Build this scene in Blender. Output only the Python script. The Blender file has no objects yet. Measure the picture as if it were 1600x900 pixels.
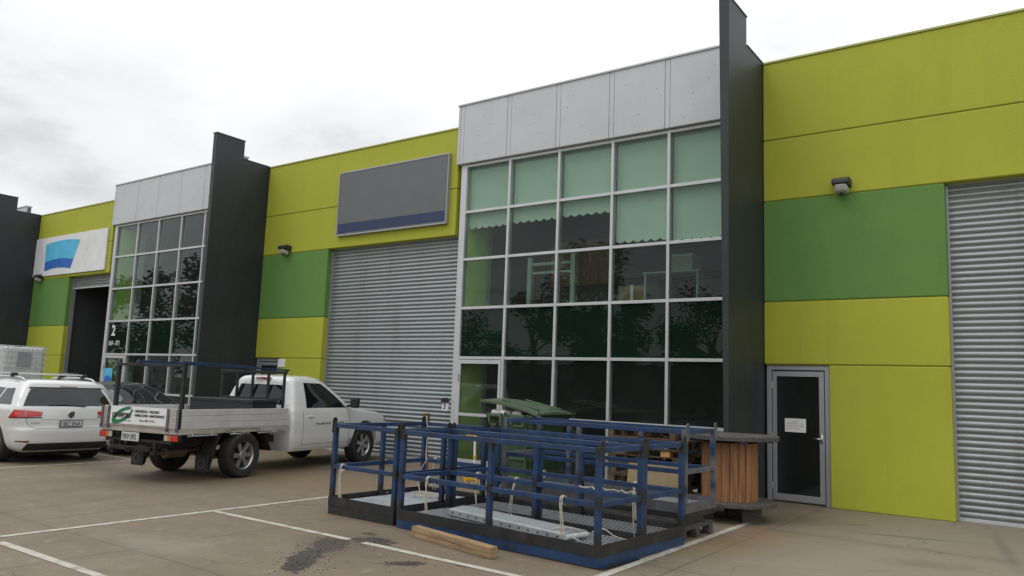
import bpy, bmesh, math, random
from mathutils import Vector, Matrix
random.seed(7)
PI = math.pi
sc = bpy.context.scene
COL = sc.collection

# ------------------------------------------------------------------ camera
cam_d = bpy.data.cameras.new('camera'); cam = bpy.data.objects.new('camera', cam_d); COL.objects.link(cam)
YAW, PITCH, ROLL, FPX = math.radians(35.513), math.radians(7.3516), math.radians(2.1307), 1208.93
_f = Vector((-math.sin(YAW)*math.cos(PITCH), math.cos(YAW)*math.cos(PITCH), math.sin(PITCH)))
_r = Vector((math.cos(YAW), math.sin(YAW), 0)); _u = _r.cross(_f)
_r2 = _r*math.cos(ROLL)+_u*math.sin(ROLL); _u2 = -_r*math.sin(ROLL)+_u*math.cos(ROLL)
m = Matrix((( _r2.x, _u2.x, -_f.x, 0), (_r2.y, _u2.y, -_f.y, 0), (_r2.z, _u2.z, -_f.z, 1.6), (0, 0, 0, 1)))
cam.matrix_world = m
cam_d.sensor_width = 36; cam_d.lens = FPX/1600*36; cam_d.clip_end = 2000; cam_d.clip_start = .05
sc.camera = cam

# ------------------------------------------------------------------ sky, sun, exposure
SUN_EL, SUN_AZ = math.radians(55), math.radians(215)      # direction the light comes from
w = bpy.data.worlds.new('World'); sc.world = w; w.use_nodes = True
nt = w.node_tree; nt.nodes.clear()
def N(t, **k):
    n = nt.nodes.new(t)
    for a, b in k.items(): setattr(n, a, b)
    return n
out = N('ShaderNodeOutputWorld'); bg = N('ShaderNodeBackground'); nt.links.new(bg.outputs[0], out.inputs[0])
sky = N('ShaderNodeTexSky', sky_type='NISHITA', sun_disc=False, sun_elevation=SUN_EL, sun_rotation=SUN_AZ)
bg.inputs[1].default_value = .1
tc = N('ShaderNodeTexCoord'); mp = N('ShaderNodeMapping'); mp.inputs['Scale'].default_value = (1, 1, 2.2)
mp.inputs['Location'].default_value = (8.60431, 8.53045, 0.50896)
nt.links.new(tc.outputs['Generated'], mp.inputs[0])
n1 = N('ShaderNodeTexNoise'); n1.inputs['Scale'].default_value = 2.3; n1.inputs['Detail'].default_value = 7; n1.inputs['Roughness'].default_value = .55
nt.links.new(mp.outputs[0], n1.inputs[0])
cr = N('ShaderNodeValToRGB'); e = cr.color_ramp.elements
e[0].position = .28; e[0].color = (6.6, 6.75, 7.0, 1); e[1].position = .62; e[1].color = (13.0, 13.05, 13.1, 1)
em_ = cr.color_ramp.elements.new(.42); em_.color = (10.6, 10.7, 10.85, 1)
nt.links.new(n1.outputs[0], cr.inputs[0])
mx = N('ShaderNodeMix', data_type='RGBA'); mx.inputs[0].default_value = .93
sz = N('ShaderNodeSeparateXYZ'); nt.links.new(tc.outputs['Generated'], sz.inputs[0])       # an overcast sky is brighter overhead than at the horizon
zr = N('ShaderNodeMapRange'); zr.inputs[1].default_value = .3; zr.inputs[2].default_value = 1; zr.inputs[3].default_value = 1; zr.inputs[4].default_value = 1.65; nt.links.new(sz.outputs[2], zr.inputs[0])
vs_ = N('ShaderNodeVectorMath', operation='SCALE'); nt.links.new(cr.outputs[0], vs_.inputs[0]); nt.links.new(zr.outputs[0], vs_.inputs[3])
nt.links.new(sky.outputs[0], mx.inputs[6]); nt.links.new(vs_.outputs[0], mx.inputs[7]); nt.links.new(mx.outputs[2], bg.inputs[0])
sd = bpy.data.lights.new('sun', 'SUN'); sd.energy = .6; sd.angle = math.radians(22); sd.color = (1, .96, .9)
so = bpy.data.objects.new('sun', sd); COL.objects.link(so)
sdir = Vector((math.sin(SUN_AZ)*math.cos(SUN_EL), math.cos(SUN_AZ)*math.cos(SUN_EL), math.sin(SUN_EL)))
so.rotation_euler = sdir.to_track_quat('Z', 'Y').to_euler()
sc.view_settings.view_transform = 'Standard'; sc.view_settings.look = 'None'
sc.view_settings.exposure = -0.2; sc.view_settings.gamma = 1; sc.view_settings.use_curve_mapping = False

# ------------------------------------------------------------------ materials
MATS = {}
def mat(name, col, rough=.6, metal=0, var=.12, vscale=3., bump=0., bscale=60., spec=.5, coat=0, dirt=None, dscale=1.3, stretch=None, emit=None, streak=None):
    """principled material whose colour wanders with noise; dirt = (colour, amount)"""
    if name in MATS: return MATS[name]
    M = bpy.data.materials.new(name); M.use_nodes = True; t = M.node_tree; t.nodes.clear(); L = t.links.new
    o = t.nodes.new('ShaderNodeOutputMaterial'); p = t.nodes.new('ShaderNodeBsdfPrincipled'); L(p.outputs[0], o.inputs[0])
    c = t.nodes.new('ShaderNodeTexCoord'); src = c.outputs['Object']
    if stretch:
        q = t.nodes.new('ShaderNodeMapping'); q.inputs['Scale'].default_value = stretch; L(src, q.inputs[0]); src = q.outputs[0]
    n = t.nodes.new('ShaderNodeTexNoise'); n.inputs['Scale'].default_value = vscale; n.inputs['Detail'].default_value = 6; L(src, n.inputs[0])
    r = t.nodes.new('ShaderNodeMapRange'); r.inputs[1].default_value = .3; r.inputs[2].default_value = .7
    r.inputs[3].default_value = 1-var; r.inputs[4].default_value = 1+var; L(n.outputs[0], r.inputs[0])
    v = t.nodes.new('ShaderNodeVectorMath'); v.operation = 'SCALE'; v.inputs[0].default_value = col[:3]; L(r.outputs[0], v.inputs[3])
    csrc = v.outputs[0]
    if dirt:
        d = t.nodes.new('ShaderNodeTexNoise'); d.inputs['Scale'].default_value = dscale; d.inputs['Detail'].default_value = 8; d.inputs['Roughness'].default_value = .7
        L(src, d.inputs[0]); dr = t.nodes.new('ShaderNodeMapRange'); dr.inputs[1].default_value = .48; dr.inputs[2].default_value = .72
        dr.inputs[4].default_value = dirt[1]; L(d.outputs[0], dr.inputs[0])
        x = t.nodes.new('ShaderNodeMix'); x.data_type = 'RGBA'; L(dr.outputs[0], x.inputs[0]); L(csrc, x.inputs[6]); x.inputs[7].default_value = (*dirt[0], 1); csrc = x.outputs[2]
    if streak:      # runs of grime down the face
        q = t.nodes.new('ShaderNodeMapping'); q.inputs['Scale'].default_value = (streak[2], streak[2], .22); L(c.outputs['Object'], q.inputs[0])
        d = t.nodes.new('ShaderNodeTexNoise'); d.inputs['Scale'].default_value = 1; d.inputs['Detail'].default_value = 9; d.inputs['Roughness'].default_value = .75; L(q.outputs[0], d.inputs[0])
        dr = t.nodes.new('ShaderNodeMapRange'); dr.inputs[1].default_value = .5; dr.inputs[2].default_value = .72; dr.inputs[4].default_value = streak[1]; L(d.outputs[0], dr.inputs[0])
        x = t.nodes.new('ShaderNodeMix'); x.data_type = 'RGBA'; L(dr.outputs[0], x.inputs[0]); L(csrc, x.inputs[6]); x.inputs[7].default_value = (*streak[0], 1); csrc = x.outputs[2]
    L(csrc, p.inputs['Base Color'])
    p.inputs['Roughness'].default_value = rough; p.inputs['Metallic'].default_value = metal
    p.inputs['Specular IOR Level'].default_value = spec; p.inputs['Coat Weight'].default_value = coat
    if bump:
        b = t.nodes.new('ShaderNodeTexNoise'); b.inputs['Scale'].default_value = bscale; b.inputs['Detail'].default_value = 4; L(src, b.inputs[0])
        bb = t.nodes.new('ShaderNodeBump'); bb.inputs['Strength'].default_value = bump; bb.inputs['Distance'].default_value = .01
        L(b.outputs[0], bb.inputs['Height']); L(bb.outputs[0], p.inputs['Normal'])
    if emit: p.inputs['Emission Color'].default_value = (*emit, 1); p.inputs['Emission Strength'].default_value = 1
    MATS[name] = M; return M
def sprayed(name, blue, black, bands):
    """blue paint with black sprayed over in soft bands at given heights of the post"""
    M = blue.copy(); M.name = name; t = M.node_tree; L = t.links.new; p = [n for n in t.nodes if n.type == 'BSDF_PRINCIPLED'][0]
    src = p.inputs['Base Color'].links[0].from_socket; c = [n for n in t.nodes if n.type == 'TEX_COORD'][0]; s = t.nodes.new('ShaderNodeSeparateXYZ'); L(c.outputs['Object'], s.inputs[0])
    n = t.nodes.new('ShaderNodeTexNoise'); n.inputs['Scale'].default_value = 7; L(c.outputs['Object'], n.inputs[0]); acc = None
    for z, h in bands:
        q = t.nodes.new('ShaderNodeMath'); q.operation = 'SUBTRACT'; L(s.outputs[2], q.inputs[0]); q.inputs[1].default_value = z
        a = t.nodes.new('ShaderNodeMath'); a.operation = 'ABSOLUTE'; L(q.outputs[0], a.inputs[0])
        w_ = t.nodes.new('ShaderNodeMath'); w_.operation = 'MULTIPLY_ADD'; L(n.outputs[0], w_.inputs[0]); w_.inputs[1].default_value = .12; L(a.outputs[0], w_.inputs[2])
        r = t.nodes.new('ShaderNodeMapRange'); r.inputs[1].default_value = h+.03; r.inputs[2].default_value = h+.12; r.inputs[3].default_value = 1; r.inputs[4].default_value = 0; L(w_.outputs[0], r.inputs[0])
        if acc is None: acc = r.outputs[0]
        else:
            x = t.nodes.new('ShaderNodeMath'); x.operation = 'MAXIMUM'; L(acc, x.inputs[0]); L(r.outputs[0], x.inputs[1]); acc = x.outputs[0]
    x = t.nodes.new('ShaderNodeMix'); x.data_type = 'RGBA'; L(acc, x.inputs[0]); L(src, x.inputs[6]); x.inputs[7].default_value = (*black, 1); L(x.outputs[2], p.inputs['Base Color']); return M
def glass(name, tint, refl=1.5, rough=.0, opaque=None):
    """tinted window glass: transparent tint under a fresnel reflection (opaque: spandrel glass with a colour behind)"""
    if name in MATS: return MATS[name]
    M = bpy.data.materials.new(name); M.use_nodes = True; t = M.node_tree; t.nodes.clear(); L = t.links.new
    o = t.nodes.new('ShaderNodeOutputMaterial'); mxs = t.nodes.new('ShaderNodeMixShader'); L(mxs.outputs[0], o.inputs[0])
    fr = t.nodes.new('ShaderNodeFresnel'); L(fr.outputs[0], mxs.inputs[0]); ge = t.nodes.new('ShaderNodeNewGeometry'); mr = t.nodes.new('ShaderNodeMapRange')
    L(ge.outputs['Backfacing'], mr.inputs[0]); mr.inputs[3].default_value = refl; mr.inputs[4].default_value = 1/refl; L(mr.outputs[0], fr.inputs[0])
    if opaque: a = t.nodes.new('ShaderNodeBsdfDiffuse'); a.inputs[0].default_value = (*opaque, 1)
    else:
        a0 = t.nodes.new('ShaderNodeBsdfTransparent'); a0.inputs[0].default_value = (*tint, 1); du = t.nodes.new('ShaderNodeBsdfDiffuse'); du.inputs[0].default_value = (.5, .52, .5, 1)
        a = t.nodes.new('ShaderNodeMixShader'); a.inputs[0].default_value = .014; L(a0.outputs[0], a.inputs[1]); L(du.outputs[0], a.inputs[2])
    g = t.nodes.new('ShaderNodeBsdfGlossy'); g.inputs['Roughness'].default_value = rough; g.inputs[0].default_value = (.95, .97, 1, 1)
    c = t.nodes.new('ShaderNodeTexCoord'); n = t.nodes.new('ShaderNodeTexNoise'); n.inputs['Scale'].default_value = .9; n.inputs['Detail'].default_value = 2
    L(c.outputs['Object'], n.inputs[0]); b = t.nodes.new('ShaderNodeBump'); b.inputs['Strength'].default_value = .12; b.inputs['Distance'].default_value = .01
    L(n.outputs[0], b.inputs['Height']); L(b.outputs[0], g.inputs['Normal'])
    L(a.outputs[0], mxs.inputs[1]); L(g.outputs[0], mxs.inputs[2]); MATS[name] = M; return M

LIME = mat('lime_paint', (.40, .42, .034), .75, var=.05, vscale=.8, bump=.5, bscale=70, dirt=((.27, .285, .035), .25), dscale=1.6, streak=((.2, .21, .03), .16, 3.2))
GREEN = mat('green_paint', (.115, .25, .052), .75, var=.05, vscale=1.2, bump=.5, bscale=70, dirt=((.08, .18, .045), .25), dscale=1.6, streak=((.06, .15, .035), .16, 3.2))
DARKP = mat('charcoal_paint', (.018, .023, .027), .5, var=.1, vscale=2, bump=.5, bscale=50, dirt=((.035, .04, .045), .5), dscale=1.6, streak=((.04, .045, .05), .3, 4))
DARKP2 = mat('charcoal_capping', (.09, .1, .11), .4, var=.1)
CAPL = mat('lime_capping', (.42, .46, .15), .4, var=.1)
FASC = mat('fascia_grey', (.55, .565, .585), .55, var=.04, vscale=1, dirt=((.42, .43, .45), .3), dscale=1.2, streak=((.42, .43, .45), .15, 4))
FASCD = mat('fascia_joint', (.12, .12, .13), .6)
ALU = mat('window_aluminium', (.56, .57, .58), .35, .3, var=.05)
ALUD = mat('door_aluminium', (.37, .38, .4), .38, .4, var=.05)
ROLL = mat('roller_steel', (.33, .36, .365), .38, .55, var=.16, vscale=1.5, dirt=((.15, .155, .15), .5), dscale=1.5, stretch=(.35, .35, 7), streak=((.17, .165, .15), .6, 2.5))
BLACKV = mat('void_black', (.008, .008, .008), .9)
GL = glass('tinted_glass', (.8, .88, .83), 1.31)
GLB = GL
GLS = glass('spandrel_glass', None, 1.33, opaque=(.008, .019, .013))
GLD = glass('door_glass', (.8, .86, .83), 1.31)
BLIND = mat('blind_fabric', (.6, .65, .61), .8, var=.03, bump=.1, bscale=200)
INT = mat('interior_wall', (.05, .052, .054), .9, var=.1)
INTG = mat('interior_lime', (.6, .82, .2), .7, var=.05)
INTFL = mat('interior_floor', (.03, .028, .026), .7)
PALE = mat('pale_laminate', (.33, .39, .37), .5)
BROWNC = mat('brown_cabinet', (.16, .08, .045), .6, var=.3, vscale=4, stretch=(4, 4, .5))
WHITE = mat('white_board', (.76, .77, .78), .5, var=.04, dirt=((.5, .49, .46), .35))
BLACK = mat('black_print', (.012, .012, .014), .5, var=.02)
WPRINT = mat('white_print', (.75, .76, .75), .5, var=.02)
BLUEC = mat('blue_cage_paint', (.010, .041, .118), .42, var=.35, vscale=5, bump=.2, bscale=90, dirt=((.016, .018, .024), .85), dscale=2.4, streak=((.09, .06, .045), .5, 22))
CAGEK = mat('black_cage_paint', (.018, .019, .021), .45, var=.25, vscale=6, bump=.15, bscale=80, dirt=((.06, .052, .045), .5), dscale=3)
CAGEG = mat('worn_grey_steel', (.12, .13, .15), .5, .2, var=.3, vscale=8, dirt=((.16, .07, .03), .6), dscale=6)
GALV = mat('galvanised_steel', (.6, .63, .66), .4, .35, var=.15, vscale=12)
ALSHEET = mat('aluminium_sheet', (.4, .43, .44), .42, .35, var=.1, vscale=3, dirt=((.25, .25, .24), .4), dscale=2)
ROPE = mat('rope_fibre', (.5, .47, .4), .9, var=.2, vscale=60, bump=.6, bscale=220)
WOODN = mat('fresh_timber', (.33, .225, .12), .75, var=.25, vscale=5, stretch=(.6, 8, 8), dirt=((.1, .065, .035), .85), dscale=3.5, bump=.3, bscale=30)
WOODG = mat('weathered_timber', (.085, .08, .075), .85, var=.35, vscale=6, stretch=(.5, 9, 9), dirt=((.03, .028, .026), .6), bump=.6, bscale=30)
WOODS = mat('stave_timber', (.29, .135, .055), .7, var=.5, vscale=3, stretch=(14, 14, .7), dirt=((.1, .045, .02), .75), dscale=1.5, bump=.3, bscale=30)
WOODP = mat('pallet_timber', (.12, .078, .046), .8, var=.35, vscale=4, stretch=(.8, 6, 6), dirt=((.05, .035, .025), .7), dscale=2.5, bump=.3, bscale=30)
PLY = mat('plywood_face', (.28, .215, .12), .75, var=.15, vscale=5, dirt=((.18, .13, .08), .5), dscale=2)
BING = mat('bin_green_plastic', (.035, .076, .03), .45, var=.12, vscale=3, dirt=((.09, .11, .07), .4), dscale=2)
BINL = mat('bin_lid_plastic', (.08, .122, .068), .45, var=.12, vscale=3, dirt=((.14, .16, .12), .5), dscale=2)
CARDB = mat('cardboard', (.3, .19, .11), .85, var=.15)
PAPER = mat('paper_white', (.75, .75, .73), .8, var=.03)
YEL = mat('yellow_plastic', (.75, .42, .02), .45, var=.08)
CARW = mat('white_car_paint', (.66, .67, .66), .22, var=.015, coat=1, dirt=((.5, .49, .46), .25), dscale=.8)
CARD_ = mat('dark_car_paint', (.028, .028, .032), .25, .3, var=.05, coat=1)
CARGL = glass('car_window_glass', None, 1.55, opaque=(.006, .007, .008))
BLKPL = mat('black_plastic', (.014, .014, .015), .55, var=.1, dirt=((.04, .037, .033), .4), dscale=4)
CHAS = mat('chassis_black', (.012, .011, .01), .7, var=.3, dirt=((.05, .04, .03), .5), dscale=5)
RUB = mat('tyre_rubber', (.017, .017, .017), .8, var=.2, vscale=8, dirt=((.055, .048, .04), .4), dscale=6, bump=.3, bscale=60)
RIM = mat('alloy_rim', (.42, .42, .43), .3, .8, var=.1)
REDL = mat('red_lens', (.5, .012, .012), .15, var=.15, vscale=20, coat=1)
REDD = mat('dark_red_lens', (.17, .008, .01), .2, var=.1, coat=1)
ORL = mat('amber_lens', (.55, .13, .02), .2, var=.1, coat=1)
CHROME = mat('chrome', (.7, .7, .7), .12, 1, var=.02)
TRAYM = mat('tray_aluminium', (.45, .42, .38), .5, .25, var=.12, vscale=4, dirt=((.2, .17, .13), .5), dscale=3)
RACKB = mat('black_steel', (.016, .02, .022), .45, var=.2)
PLATE = mat('number_plate', (.55, .56, .57), .4, var=.03)
GREENL = mat('logo_green', (.02, .17, .07), .5, var=.03)
BLUEL = mat('logo_light_blue', (.1, .5, .75), .5, var=.1); BLUED = mat('logo_dark_blue', (.03, .14, .5), .5, var=.1)
TANK = mat('white_tank_plastic', (.62, .65, .62), .5, var=.05)
DRUM = mat('drum_steel', (.42, .43, .4), .35, .7, var=.2, vscale=4)
LEAF = mat('tree_leaves', (.03, .05, .02), .7, var=.5, vscale=.8)
BARK = mat('tree_bark', (.09, .07, .055), .9, var=.3)
LENS = mat('lamp_lens', (.42, .42, .38), .25, var=.1, vscale=30)

# ------------------------------------------------------------------ mesh helpers
def tag(o, label=None, cat=None, group=None, kind=None):
    if label: o['label'] = label
    if cat: o['category'] = cat
    if group: o['group'] = group
    if kind: o['kind'] = kind
    return o
def thing(name, loc, rz=0, label=None, cat=None, group=None, rot=None):
    o = bpy.data.objects.new(name, None); COL.objects.link(o); o.location = loc
    o.rotation_euler = rot if rot else (0, 0, rz); o.empty_display_size = .2
    return tag(o, label, cat, group)
class MB:
    def __init__(s): s.v = []; s.f = []; s.mi = []
    def add(s, vs, fs, mi=0):
        b = len(s.v); s.v += [tuple(v) for v in vs]; s.f += [tuple(i+b for i in f) for f in fs]; s.mi += [mi]*len(fs); return s
    def box(s, x0, x1, y0, y1, z0, z1, mi=0, M=None):
        vs = [Vector(p) for p in ((x0,y0,z0),(x1,y0,z0),(x1,y1,z0),(x0,y1,z0),(x0,y0,z1),(x1,y0,z1),(x1,y1,z1),(x0,y1,z1))]
        if M: vs = [M @ v for v in vs]
        return s.add(vs, [(0,3,2,1),(4,5,6,7),(0,1,5,4),(1,2,6,5),(2,3,7,6),(3,0,4,7)], mi)
    def bar(s, a, b, w, h, up=(0,0,1), mi=0):
        """rectangular bar from a to b; w across, h along up"""
        a, b = Vector(a), Vector(b); d = (b-a).normalized(); u = Vector(up)
        if abs(d.dot(u)) > .98: u = Vector((0, 1, 0))
        x = d.cross(u).normalized(); u = x.cross(d).normalized(); vs = []
        for p in (a, b):
            for i, j in ((-1,-1),(1,-1),(1,1),(-1,1)): vs.append(p+x*i*w/2+u*j*h/2)
        return s.add(vs, [(3,2,1,0),(4,5,6,7),(0,1,5,4),(1,2,6,5),(2,3,7,6),(3,0,4,7)], mi)
    def tube(s, pts, r, n=8, mi=0, cap=True):
        pts = [Vector(p) for p in pts]; rows = []; prev = None
        rr = r if isinstance(r, (list, tuple)) else [r]*len(pts)
        for i, p in enumerate(pts):
            d = (pts[min(i+1, len(pts)-1)]-pts[max(i-1, 0)]).normalized()
            if prev is None: x = d.orthogonal().normalized()
            else: x = (prev - d*prev.dot(d)).normalized()
            prev = x; y = d.cross(x); rows.append([p+(x*math.cos(k*2*PI/n)+y*math.sin(k*2*PI/n))*rr[i] for k in range(n)])
        vs = [v for r_ in rows for v in r_]; fs = []
        for i in range(len(pts)-1):
            for k in range(n): a = i*n+k; b = i*n+(k+1) % n; fs.append((a, b, b+n, a+n))
        if cap: fs.append(tuple(range(n))[::-1]); fs.append(tuple((len(pts)-1)*n+k for k in range(n)))
        return s.add(vs, fs, mi)
    def cyl(s, a, b, r, n=16, r2=None, mi=0): return s.tube([a, b], [r, r if r2 is None else r2], n, mi)
    def lathe(s, prof, n=32, M=None, mi=0, close=False):
        """prof: (radius, axial) pairs round the local Y axis"""
        vs = []; fs = []; k = len(prof)
        for i in range(n):
            a = 2*PI*i/n
            for r, h in prof:
                v = Vector((r*math.cos(a), h, r*math.sin(a))); vs.append(M @ v if M else v)
        for i in range(n):
            for j in range(k-1 if not close else k):
                j2 = (j+1) % k; a = i*k+j; b = i*k+j2; c = ((i+1) % n)*k+j2; d = ((i+1) % n)*k+j; fs.append((a, b, c, d))
        return s.add(vs, fs, mi)
    def prism(s, poly, d0, d1, axis='y', mi=0, M=None):
        """polygon in the plane across axis, extruded d0..d1"""
        def P(p, d): return Vector({'x': (d, p[0], p[1]), 'y': (p[0], d, p[1]), 'z': (p[0], p[1], d)}[axis])
        n = len(poly); vs = [P(p, d0) for p in poly]+[P(p, d1) for p in poly]
        if M: vs = [M @ v for v in vs]
        fs = [tuple(range(n)), tuple(range(2*n-1, n-1, -1))]+[(i, i+n, (i+1) % n+n, (i+1) % n) for i in range(n)]
        return s.add(vs, fs, mi)
    def grid(s, rows, mi=0, closed=False):
        n = len(rows[0]); vs = [v for r in rows for v in r]; fs = []
        for i in range(len(rows)-1):
            for k in range(n if closed else n-1): a = i*n+k; b = i*n+(k+1) % n; fs.append((a, b, b+n, a+n))
        return s.add(vs, fs, mi)
    def build(s, name, mats, parent=None, bevel=0, smooth=False, seg=2, M=None):
        me = bpy.data.meshes.new(name); me.from_pydata(s.v, [], s.f)
        for m_ in (mats if isinstance(mats, (list, tuple)) else [mats]): me.materials.append(m_)
        me.polygons.foreach_set('material_index', s.mi)
        bm = bmesh.new(); bm.from_mesh(me); bmesh.ops.recalc_face_normals(bm, faces=bm.faces)
        if M: bmesh.ops.transform(bm, matrix=M, verts=bm.verts)
        bm.to_mesh(me); bm.free()
        if smooth: me.shade_auto_smooth(0) if False else [setattr(p, 'use_smooth', True) for p in me.polygons]
        o = bpy.data.objects.new(name, me); COL.objects.link(o)
        if parent: o.parent = parent
        if bevel:
            b = o.modifiers.new('bevel', 'BEVEL'); b.width = bevel; b.segments = seg; b.limit_method = 'ANGLE'; b.angle_limit = math.radians(50)
        if smooth == 2:
            e_ = o.modifiers.new('edges', 'EDGE_SPLIT'); e_.split_angle = math.radians(40)
        return o
def structure(o): o['kind'] = 'structure'; return o
def lettering(name, body, size, m_, parent, M, align='LEFT', extrude=.001, bold=0, xscale=1):
    cu = bpy.data.curves.new(name, 'FONT'); cu.body = body; cu.size = size; cu.extrude = extrude; cu.align_x = align; cu.offset = bold
    cu.resolution_u = 3
    t = bpy.data.objects.new(name, cu); COL.objects.link(t); dg = bpy.context.evaluated_depsgraph_get()
    me = bpy.data.meshes.new_from_object(t.evaluated_get(dg)); COL.objects.unlink(t); bpy.data.objects.remove(t)
    me.transform(Matrix.Diagonal((xscale, 1, 1, 1))); me.transform(M); me.materials.clear(); me.materials.append(m_)
    o = bpy.data.objects.new(name, me); COL.objects.link(o); o.parent = parent; return o
def face_my(x, y, z): return Matrix.Translation((x, y, z)) @ Matrix.Rotation(PI/2, 4, 'X')     # text reading on a face that looks to -Y
def copy_tree(o, parent=None):
    c = o.copy(); COL.objects.link(c)
    if parent: c.parent = parent
    for ch in o.children: copy_tree(ch, c)
    return c
D = 12.46
# ------------------------------------------------------------------ ground
def ground_material():
    M = bpy.data.materials.new('concrete_paving'); M.use_nodes = True; t = M.node_tree; t.nodes.clear(); L = t.links.new
    def nn(k, **a):
        n = t.nodes.new(k)
        for q, v_ in a.items(): setattr(n, q, v_)
        return n
    o = nn('ShaderNodeOutputMaterial'); p = nn('ShaderNodeBsdfPrincipled'); L(p.outputs[0], o.inputs[0]); p.inputs['Roughness'].default_value = .72
    c = nn('ShaderNodeTexCoord').outputs['Object']
    def noise(scale, detail=6, rough=.6, src=c, dist=0):
        n = nn('ShaderNodeTexNoise'); n.inputs['Scale'].default_value = scale; n.inputs['Detail'].default_value = detail
        n.inputs['Roughness'].default_value = rough; n.inputs['Distortion'].default_value = dist; L(src, n.inputs[0]); return n.outputs[0]
    def rng(src, a, b, x=0., y=1.):
        r = nn('ShaderNodeMapRange'); r.inputs[1].default_value = a; r.inputs[2].default_value = b; r.inputs[3].default_value = x; r.inputs[4].default_value = y; L(src, r.inputs[0]); return r.outputs[0]
    def ma(op, a, b):
        q = nn('ShaderNodeMath', operation=op)
        for i, v_ in enumerate((a, b)):
            if isinstance(v_, (int, float)): q.inputs[i].default_value = v_
            else: L(v_, q.inputs[i])
        return q.outputs[0]
    def mix(f, a, b):
        q = nn('ShaderNodeMix', data_type='RGBA')
        L(f, q.inputs[0]) if not isinstance(f, float) else setattr(q.inputs[0], 'default_value', f)
        for i, v_ in ((6, a), (7, b)):
            if isinstance(v_, tuple): q.inputs[i].default_value = (*v_, 1)
            else: L(v_, q.inputs[i])
        return q.outputs[2]
    big = noise(.22, 3); mid = noise(1.1, 7, .65); fine = noise(28, 3); sp = noise(120, 2)
    col = mix(rng(big, .4, .62), (.175, .132, .084), (.205, .162, .106))
    col = mix(rng(mid, .42, .66, 0, .55), col, (.148, .118, .08))
    col = mix(rng(noise(.7, 8, .7, dist=1.2), .55, .7, 0, .5), col, (.25, .216, .165))
    col = mix(rng(fine, .35, .65, 0, .22), col, (.12, .105, .085))
    col = mix(rng(sp, .6, .7, 0, .7), col, (.08, .065, .05))
    col = mix(rng(noise(9, 8, .75), .52, .7, 0, .35), col, (.1, .08, .055))
    col = mix(rng(noise(5, 6, .7, dist=.6), .58, .68, 0, .45), col, (.32, .285, .22))
    col = mix(rng(noise(60, 2), .68, .74, 0, .4), col, (.33, .31, .28))
    sx = nn('ShaderNodeSeparateXYZ'); L(c, sx.inputs[0]); X, Y = sx.outputs[0], sx.outputs[1]
    # paler apron against the right hand unit
    ap = rng(ma('ADD', ma('SUBTRACT', X, ma('MULTIPLY', Y, .1)), ma('MULTIPLY', mid, .8)), -4.0, -2.4, 0, .75)
    col = mix(ap, col, (.272, .24, .182))
    wob = ma('MULTIPLY', ma('SUBTRACT', noise(1.6, 3), .5), .05)
    for axis, off, per in ((X, -7.05, 4.05), (Y, 4.02, 2.9)):
        f = ma('ADD', ma('DIVIDE', ma('SUBTRACT', ma('ADD', axis, wob), off), per), 40.5)
        d = ma('MULTIPLY', ma('ABSOLUTE', ma('SUBTRACT', ma('FRACT', f, 0), .5), 0), per)
        col = mix(rng(d, .006, .016, .62, 0), col, (.06, .05, .04))
        col = mix(rng(d, .0, .3, .16, 0), col, (.1, .085, .065))
    # hairline cracks
    vo = nn('ShaderNodeTexVoronoi', feature='DISTANCE_TO_EDGE'); vo.inputs['Scale'].default_value = .32
    wv = nn('ShaderNodeVectorMath', operation='ADD'); L(c, wv.inputs[0]); nz = nn('ShaderNodeTexNoise'); nz.inputs['Scale'].default_value = 1.8; L(c, nz.inputs[0]); L(nz.outputs[1], wv.inputs[1]); L(wv.outputs[0], vo.inputs[0])
    col = mix(ma('MULTIPLY', rng(vo.outputs[0], .0, .006, .55, 0), rng(noise(.5, 2), .48, .56)), col, (.05, .042, .034))
    def stain(cx, cy, rx, ry, ang, colr, amt, ns=3., lo=.85, hi=1.15, wobble=1.1):
        q = nn('ShaderNodeMapping', vector_type='TEXTURE'); q.inputs['Location'].default_value = (cx, cy, 0); q.inputs['Rotation'].default_value = (0, 0, math.radians(ang)); q.inputs['Scale'].default_value = (rx, ry, 1)
        L(c, q.inputs[0]); ln = nn('ShaderNodeVectorMath', operation='LENGTH'); L(q.outputs[0], ln.inputs[0])
        s_ = ma('ADD', ln.outputs['Value'], ma('MULTIPLY', ma('SUBTRACT', noise(ns, 8, .75), .5), wobble*2))
        return rng(s_, lo, hi, amt, 0), colr
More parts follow.
